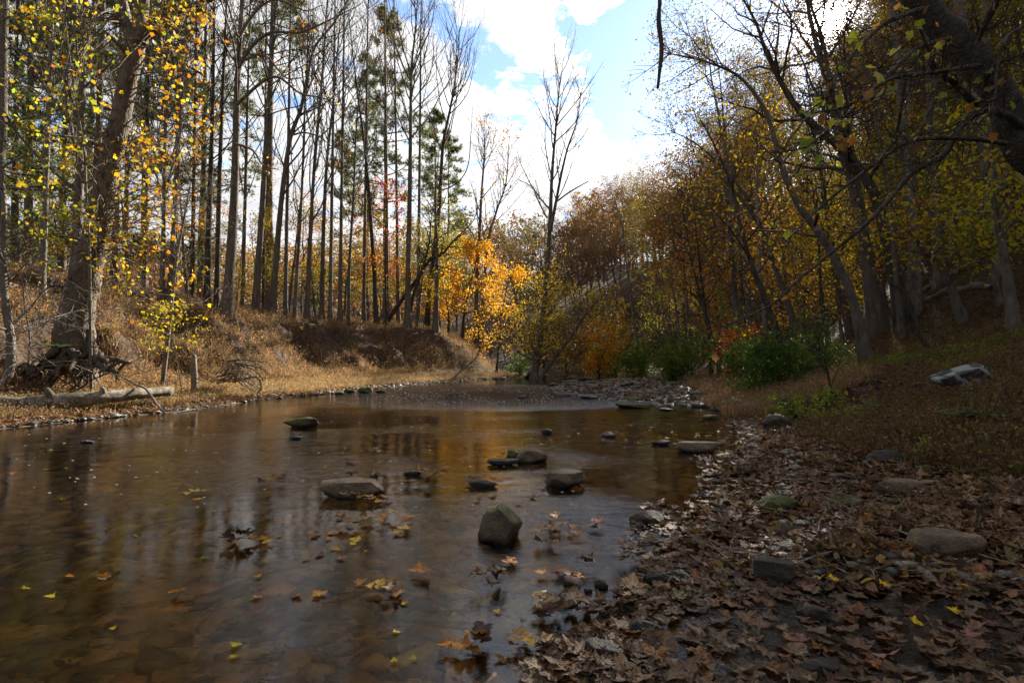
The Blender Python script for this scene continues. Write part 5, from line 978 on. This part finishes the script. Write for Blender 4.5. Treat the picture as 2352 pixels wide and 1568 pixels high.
near = np.zeros(len(P_bed), bool); U_, V_ = uv(P_bed + np.array([0, 0, .03])); inv = (U_ > 10) & (U_ < 2342) & (V_ < 1560); order = np.argsort(np.where(inv, dist, 99)); HERO = order[:150]; near[HERO] = True
bake('leaf_litter', litter_sets(P_bed[~near & ~wet], LBR, (.055, .12), .3, rng, CURL, .05), 'litter', 'dry brown sycamore leaves matted over the shingle')
bake('wet_leaf_litter', litter_sets(P_bed[~near & wet], LWET, (.055, .115), .18, rng, FLAT + CURL[:2], .02), 'wetlitter', 'wet dark brown leaves lying in the shallow trickle')
P_ = samp(lambda I, z, x, y: I['right'] & (I['dF'] > .3), 3, 40)(9000); bake('slope_litter', litter_sets(P_, ((5, (.12, .07, .045)), (3, (.17, .10, .06)), (2, (.08, .05, .035)), (1, (.22, .09, .03))), (.07, .15), .45, rng, CURL[:4], .06), 'litter', 'dead brown leaves scattered over the shaded slope')
P_ = samp(lambda I, z, x, y: isbar(I, z, x, y) & (z > -.03), 11.5, 32)(1500); P_[:, 2] = np.maximum(P_[:, 2], 0) + .04; bake('bar_litter', litter_sets(P_, LBR, (.08, .15), .4, rng, CURL[:4], .05), 'litter', 'brown leaves caught among the shingle stones')
P_ = samp(lambda I, z, x, y: I['left'] & (I['dL'] < 1.0) & (y > 8), 8, 32)(1500); bake('shore_litter', litter_sets(P_, ((4, (.3, .19, .12)), (3, (.2, .12, .07)), (1, (.3, .13, .04))), (.08, .15), .4, rng, CURL[:4], .05), 'litter', 'pale brown leaves washed up along the far water line')
P_ = samp(lambda I, z, x, y: I['ins'] & (z < -.04), 1.6, 11)(620); bake('sunken_leaves', litter_sets(P_, ((4, (.20, .10, .035)), (3, (.13, .075, .03)), (1, (.3, .2, .04))), (.08, .15), .12, rng, FLAT[:4], .03), 'litter', 'drowned leaves lying on the creek bed', 'leaves')
P_ = samp(lambda I, z, x, y: I['ins'] & (fbm(x * .9, y * .9, 3, 93) + .25 * (1 - np.clip(I['dR'] / 3, 0, 1)) > .16) & (y < 9.5), 2.6, 9.5)(130); P_[:, 2] = .004; bake('floating_leaves', litter_sets(P_, LFLO, (.05, .1), .1, rng, FLAT, .006), 'wetlitter', 'small orange leaves drifting on the water between the rocks')
P_ = samp(lambda I, z, x, y: I['ins'], 1.8, 16)(90); P_[:, 2] = .004; bake('floating_slips', litter_sets(P_, ((3, YEL), (2, ORG), (1, (.2, .2, .03))), (.03, .06), .08, rng, FLAT[:2], .004), 'wetlitter', 'tiny yellow leaves dotted over the water')
P_ = samp(lambda I, z, x, y: I['right'] & (I['dF'] < .8) & (y < 10) & (z > -.05), 1.4, 10)(2600); P_[:, 2] = np.maximum(P_[:, 2], 0) + rng.uniform(.01, .06, len(P_)); V, F, C = scatter(OVAL, P_, rng.uniform(.035, .075, len(P_)), pick(((4, (.15, .09, .05)), (3, (.22, .13, .07)), (2, (.09, .055, .035)), (1, (.30, .2, .05))), len(P_), rng, .2), rng, 1.2)
tag(obj('beech_litter', mesh_np('beech_litter', V, F, C), M['litter']), 'small oval brown leaves and scraps mixed into the leaf bed', 'leaves', kind='stuff')
T = Tubes(); P_ = samp(lambda I, z, x, y: I['right'] & (I['dF'] < 2) & (y < 10) & (z > -.05), 1.6, 10)(150); P_[:, 2] = np.maximum(P_[:, 2], 0) + .05
for q in P_:
    a = rng.random() * 6.28; L = rng.uniform(.12, .4); d = np.array([math.cos(a), math.sin(a), rng.normal(0, .12)]); T.add(smoothpath([q - d * L / 2, q + rng.normal(0, .02, 3), q + d * L / 2], 6), np.linspace(.005, .002, 6), 4)
tag(obj('twig_litter', T.mesh('twig_litter'), M['deadwood']), 'thin dead twigs lying among the fallen leaves', 'twigs', kind='stuff')
# single leaves: the nearest ones, each an object
LV = {}
def one_leaf(p, s, N, spin, colr, var, vk, mat, label, group, cat='leaf'):
    key = (vk, var, tuple(np.round(colr, 3)), mat)
    if key not in LV:
        tv, tf, vn = (FLAT if vk == 'f' else CURL)[var]; me = mesh_np('fallen_leaf', tv, tf, np.array(colr)[None] * vn[:, None]); me.materials.append(M[mat]); LV[key] = me
    o = bpy.data.objects.new('fallen_leaf', LV[key]); COL.objects.link(o); R = rotmats(np.array([N]), np.array([spin]))[0]; o.matrix_world = Matrix.Translation(Vector(p)) @ Matrix(R.tolist()).to_4x4() @ Matrix.Scale(s, 4); return tag(o, label, cat, group)
CN = [('chocolate brown', (.10, .062, .04)), ('mid brown', (.15, .095, .058)), ('tan', (.24, .155, .095)), ('near black', (.05, .032, .024)), ('orange-brown', (.22, .10, .035))]
for i in HERO:
    p = P_bed[i]; k = rng.choice(5, p=(.3, .3, .2, .14, .06)); U, V = uv(p); w_ = bool(wet[i]); c = CN[k]
    wh = 'along the bottom edge' if V > 1470 else 'in the trickle by the picture corner' if U > 1900 else 'around the black slate block' if U > 1640 else 'beside the sky reflection'
    vk = 'f' if (w_ and rng.random() < .5) else 'c'; cl = 'flat' if vk == 'f' else 'curled'
    one_leaf(p + (0, 0, rng.uniform(.01, .035)), rng.uniform(.06, .125), nrm(rng.normal(0, .16 if w_ else .28, 3) + np.array([0, 0, 1.])), rng.random() * 6.28, c[1], rng.randint(0, 6 if vk == 'f' else 8), vk, 'wetlitter' if w_ else 'litter', f'{"wet" if w_ else "dry"} {cl} {c[0]} sycamore leaf {wh}', f'{c[0]} fallen leaves in the leaf bed')
SS = [('rock_tan', 'tan'), ('rock_grey', 'grey'), ('rock_dark', 'dark'), ('rock_mid', 'brown')]; rg = np.random.RandomState(44); WH = ['among the leaves by the water side', 'in the middle of the leaf bed', 'in the leaves by the herb edge']; en = []
for k in range(34):
    q = samp(lambda I, z, x, y: I['right'] & (I['dF'] < .3) & (y < 8), 1.7, 8)(1)[0]; U, V = uv(q); k_ = rg.randint(4); d_ = float(polyd(q[0:1], q[1:2], RS)[0][0]); en.append((U, V, k_, 0 if d_ < .6 else 1 if d_ < 1.5 else 2, 'far off' if V < 1110 else 'halfway' if V < 1300 else 'close by', rg.uniform(.08, .24), rg.uniform(.2, .45)))
en.sort(); ct = {}
for e in en: ct[e[2:5]] = ct.get(e[2:5], 0) + 1
sn = {}
for i, (U, V, k_, z_, d_, w_, r_) in enumerate(en):
    j = sn.get((k_, z_, d_), 0); sn[(k_, z_, d_)] = j + 1; p = ground(U, V, 0.0); px = w_ * FPX / p[1]
    rock(U, V, px, px * r_, SS[k_][0], f'{SS[k_][1]} flat stone {WH[z_]}, {d_}' + (f', {ORD[min(j, 11)]}' if ct[(k_, z_, d_)] > 1 else ''), 300 + i, .65, rz=rg.uniform(-.8, .8), sink=.12, group='flat stones in the leaf bed', name='stone', cat='stone', y=p[1])
# leaf rafts floating or stranded in the water
def raft(U, V, w, n, pal, place, curled=.4, h=.02, seed=0):
    rg = np.random.RandomState(seed); c = ground(U, V, 0.0); wd = w * c[1] / FPX
    for j in range(n):
        k = rg.randint(len(pal)); nm_, colr = pal[k]; cv = rg.random() < curled * .6; p = np.array([c[0] + rg.uniform(-.5, .5) * wd, c[1] + rg.normal(0, .15) * wd, .018 + (rg.uniform(0, h) * .7 if n > 1 else 0)])
        one_leaf(p, rg.uniform(.065, .12), nrm(rg.normal(0, .26 if cv else .05, 3) + np.array([0, 0, 1.])), rg.random() * 6.28, colr, rg.randint(3 if cv else 6), 'c' if cv else 'f', 'litter' if cv else 'wetlitter', f'{nm_} leaf {"curled up" if cv else "lying flat"} {place}', 'leaves floating or stranded in the creek')
OR = ('orange', (.42, .19, .045)); GD = ('golden', (.48, .30, .06)); BR = ('brown', (.16, .09, .05)); DK = ('dark brown', (.07, .045, .03)); TN = ('tan', (.34, .22, .13)); RU = ('rust', (.26, .11, .035))
for a_ in [(627, 1112, 64, 9, (DK, BR, GD, OR), 'in the small clump alone below the wedge-shaped rock', .7, .1, 1), (845, 1042, 60, 5, (TN, OR, BR), 'in the low raft above the long slab', .4, .04, 2), (545, 1250, 60, 7, (DK, TN, BR), 'in the dark spiky heap far from shore', .9, .1, 3), (600, 1247, 70, 4, (OR, GD), 'trailing beside the dark spiky heap', .3, .03, 4),
           (800, 1208, 60, 7, (DK, RU, TN), 'at the dark end of the long raft before the boulder', .8, .08, 5), (890, 1203, 150, 11, (OR, GD, TN, RU), 'along the bright part of the long raft', .4, .04, 6), (865, 1112, 40, 8, (DK, BR, TN), 'piled on the end of the long tan slab', .9, .14, 7), (808, 1150, 40, 6, (DK, BR), 'in the dark heap in front of the long slab', .9, .09, 8), (850, 1152, 70, 7, (GD, OR, TN), 'in the golden raft in front of the long slab', .3, .03, 9),
           (960, 1088, 60, 6, (BR, OR, TN), 'gathered round the dark stone near the slab', .6, .06, 10), (975, 1118, 36, 5, (DK, BR), 'in the upright brown clump in mid water', .95, .1, 11), (1105, 1112, 60, 7, (DK, TN, OR), 'draped on the dark stone in mid water', .8, .1, 12), (1150, 1095, 50, 3, (GD, TN), 'floating upstream of the pale slab', .2, .02, 13), (808, 1078, 24, 4, (DK, BR), 'in the little stack above the long slab', .9, .1, 14),
           (450, 1134, 40, 3, (GD, TN), 'in the upper drifting pair far from shore', .2, .02, 15), (450, 1151, 40, 1, (GD,), 'drifting alone just under the upper pair', 0, 0, 16), (915, 1229, 30, 1, (GD,), 'alone in front of the long raft', 0, 0, 17), (240, 1336, 60, 3, (OR, TN), 'nearest the empty side of the water', .6, .03, 18), (398, 1364, 50, 1, (OR,), 'alone on the dark water, nearest the camera there', 1, 0, 19), (950, 1324, 40, 2, (OR, RU), 'by itself below the pointed boulder', .5, .02, 20),
           (880, 1366, 90, 6, (BR, TN, DK, GD), 'in the loose row below the boulder', .6, .05, 21), (1128, 1350, 60, 8, (BR, DK), 'in the rounded brown clump below the boulder', .9, .1, 22), (1260, 1255, 50, 8, (DK, BR, TN), 'in the tall brown clump beside the boulder', .95, .14, 23), (1320, 1225, 120, 10, (OR, BR, DK, RU), 'drifting into the glittering water by the boulder', .5, .05, 24), (1440, 1297, 60, 8, (DK, BR), 'in the dark clump edging the sky reflection', .9, .12, 25),
           (1350, 1310, 30, 4, (DK,), 'in the tiny black stack within the sky reflection', .9, .08, 26), (1290, 1330, 90, 7, (BR, OR, RU), 'half sunk at the edge of the sky reflection', .3, .02, 27), (1300, 1420, 110, 16, (BR, DK, TN), 'in the largest near clump', .8, .14, 28), (1380, 1425, 70, 10, (BR, DK), 'at the stony end of the largest near clump', .8, .12, 29), (1460, 1400, 70, 9, (BR, TN, DK), 'in the clump with one pale leaf standing up', .8, .14, 30),
           (1215, 1483, 90, 5, (GD, TN), 'mottled and partly sunk near the bottom edge', .4, .04, 31), (1105, 1490, 50, 5, (RU, DK, OR), 'standing up near the bottom edge', .95, .12, 32), (1050, 1500, 50, 3, (OR, TN), 'lying beside the upright rust leaf', .4, .02, 33), (1375, 1475, 120, 9, (BR, DK), 'trodden flat below the largest near clump', .5, .04, 34), (1240, 1385, 30, 3, (OR, BR), 'small and torn near the grey oval stone', .5, .03, 35), (1303, 1085, 20, 1, (BR,), 'on top of the rounded pale slab', 1, .0, 36), (1170, 1300, 30, 2, (BR, OR), 'right in the shadow of the boulder', .7, .04, 37), (676, 1003, 30, 4, (DK, BR), 'on the tiny rock below the wedge-shaped rock', .9, .07, 38)]:
    raft(*a_[:4], a_[4], a_[5], a_[6], a_[7], a_[8])
for U, V in ((2195, 1430), (2098, 1452), (1910, 1350), (2030, 1365)):
    p = ground(U, V, 0.0); one_leaf(p + (0, 0, .05), .06, nrm(np.array([.1, -.3, 1.])), U * 1., (.62, .42, .02), 0, 'f', 'litter', 'small bright yellow leaf on the dark wet leaf bed', 'small yellow leaves on the leaf bed')
# ------------------------------------------------------------------ dry grass and herbs
def herbs(name, P, h, wid, pal, label, lean=.5, leafy=0.5, lsize=.05):
    n = len(P); d = nrm(rng.normal(0, lean, (n, 3)) + np.array([0, 0, 1.])); hh = h * rng.uniform(.4, 1.2, (n, 1)); s = nrm(np.cross(d, rng.normal(0, 1, (n, 3)))) * wid
    mid = P + d * hh * .55; tip = P + d * hh + rng.normal(0, .25, (n, 3)) * hh * .5; C = pick(pal, n, rng, .22)
    V = np.stack([P - s, P + s, mid + s * .7, mid - s * .7, tip], 1).reshape(-1, 3); F = (np.arange(n)[:, None, None] * 5 + np.array([(0, 1, 2), (0, 2, 3), (3, 2, 4)])[None]).reshape(-1, 3); C5 = np.repeat(C, 5, 0)
    k = int(n * leafy); q = rng.randint(0, n, k); LPt = P[q] + d[q] * hh[q] * rng.uniform(.2, 1.05, (k, 1)) + rng.normal(0, .05, (k, 3)); V2, F2, C2 = scatter(DIAMOND, LPt, lsize * rng.uniform(.5, 1.3, k), np.clip(C[q] * rng.uniform(.8, 1.3, (k, 1)), 0, .9), rng, .2)
    return tag(obj(name, mesh_np(name, np.vstack([V, V2]), np.vstack([F, F2 + len(V)]), np.vstack([C5, C2])), M['grass']), label, 'grass', kind='stuff')
RB_ = ((5, (.25, .16, .10)), (4, (.33, .22, .14)), (3, (.16, .10, .062)), (2, (.42, .30, .18)), (1, (.18, .17, .05)))
ST_ = ((5, (.34, .235, .145)), (4, (.27, .17, .11)), (1, (.25, .22, .07)), (1, (.14, .16, .04)))
hn = lambda x, y: fbm(x * .7, y * .7, 3, 71)
P_ = samp(lambda I, z, x, y: I['left'] & (I['dL'] > 3.2) & (I['dL'] < 12) & (hn(x, y) > -.14), 9, 40, 1.0)(90000); P_ = P_[P_[:, 0] < 2]; e_ = .12; sl_ = np.hypot(height(P_[:, 0] + e_, P_[:, 1]) - P_[:, 2], height(P_[:, 0], P_[:, 1] + e_) - P_[:, 2]) / e_; P_ = P_[(sl_ < .9 + rng.random(len(P_)) * .5) | (fbm(P_[:, 0] * 1.3, P_[:, 1] * 1.3, 4, 74) > -.13)]; herbs('bank_grass', P_, .36, .006, RB_, 'dry reddish-brown grass and weeds over the high bank', .55, 1.3, .055)
P_ = samp(lambda I, z, x, y: I['left'] & (I['dL'] > .7) & (I['dL'] < 4.2), 8, 36)(42000); herbs('bench_grass', P_, .17, .005, ST_, 'straw-coloured grass on the sandy bench by the water', .5, 1.0, .04)
P_ = samp(lambda I, z, x, y: I['left'] & (I['dL'] > 10) & (x < 4), 16, 60)(22000); herbs('terrace_grass', P_, .5, .01, RB_, 'brown undergrowth on the forest floor above the bank', .4, 1.0, .08)
SL_ = ((5, (.15, .085, .05)), (3, (.20, .12, .065)), (3, (.10, .06, .04)), (2, (.13, .13, .03)), (1, (.2, .22, .04)))
P_ = samp(lambda I, z, x, y: I['right'] & (I['dF'] > .15) & (hn(x + 7, y) > -.17), 3.2, 30)(60000); herbs('slope_herbs', P_, .2, .0035, SL_, 'brown and green low herbs over the shaded slope', .7, 1.3, .035)
GR_ = ((4, (.14, .17, .03)), (3, (.2, .22, .04)), (2, (.09, .12, .03))); P_ = samp(lambda I, z, x, y: I['right'] & (I['dF'] > .1) & (I['dF'] < 5) & (fbm(x * .9, y * .9, 3, 72) > .11), 3.2, 14)(6500); herbs('green_herbs', P_, .2, .004, GR_, 'fresh green sprigs among the brown herbs', .7, 1.5, .04)
P_ = samp(lambda I, z, x, y: I['right'] & (I['dF'] > -.9) & (I['dF'] < 2.0) & (y > 10), 10, 40)(20000); herbs('sandy_grass', P_, .28, .006, ((4, (.25, .15, .09)), (3, (.32, .21, .12)), (1, (.16, .15, .05))), 'dry sandy-brown grass strip at the foot of the slope', .4, 1.0, .04)
# foam flecks drifting on the far water, and white bubbles standing in for riffle foam and sun glints
c_ = samp(lambda I, z, x, y: I['ins'] & (x < .6) & (y > 4.2), 4.2, 20)(190); a = np.linspace(0, 6.28, 7)[:-1]; r_ = (rng.uniform(.003, .011, len(c_)) * (.6 + c_[:, 1] / 16))
V = np.column_stack([(c_[:, 0:1] + r_[:, None] * np.cos(a) * 1.4).ravel(), (c_[:, 1:2] + r_[:, None] * np.sin(a)).ravel(), np.full(len(c_) * 6, .004)]); tag(obj('foam_flecks', mesh_np('foam_flecks', V, np.arange(len(c_) * 6).reshape(-1, 6)), M['foam']), 'white foam flecks drifting on the brown water', 'foam', kind='stuff')
q_ = samp(lambda I, z, x, y: I['ins'] & (np.hypot((x + .8) / 4.3, (y - 17) / 4.2) < rng.random(x.shape) ** .6) & (fbm(x * 1.2, y * .6, 3, 95) > -.14 + .14 * rng.random(x.shape)), 12.5, 22)(520); V0, F0 = ico(1); r_ = rng.uniform(.003, .012, len(q_)); q_[:, 2] = .012
V = q_[:, None] + r_[:, None, None] * V0[None] * np.array([1.6, 1.2, .8]); tag(obj('riffle_foam_glints', mesh_np('riffle_foam_glints', V.reshape(-1, 3), (np.arange(len(q_))[:, None, None] * len(V0) + F0[None]).reshape(-1, 3)), M['foam']), 'white bubbles imitating sun glints and broken water in the riffle', 'foam', kind='stuff')
print('t all', time.time() - T0)
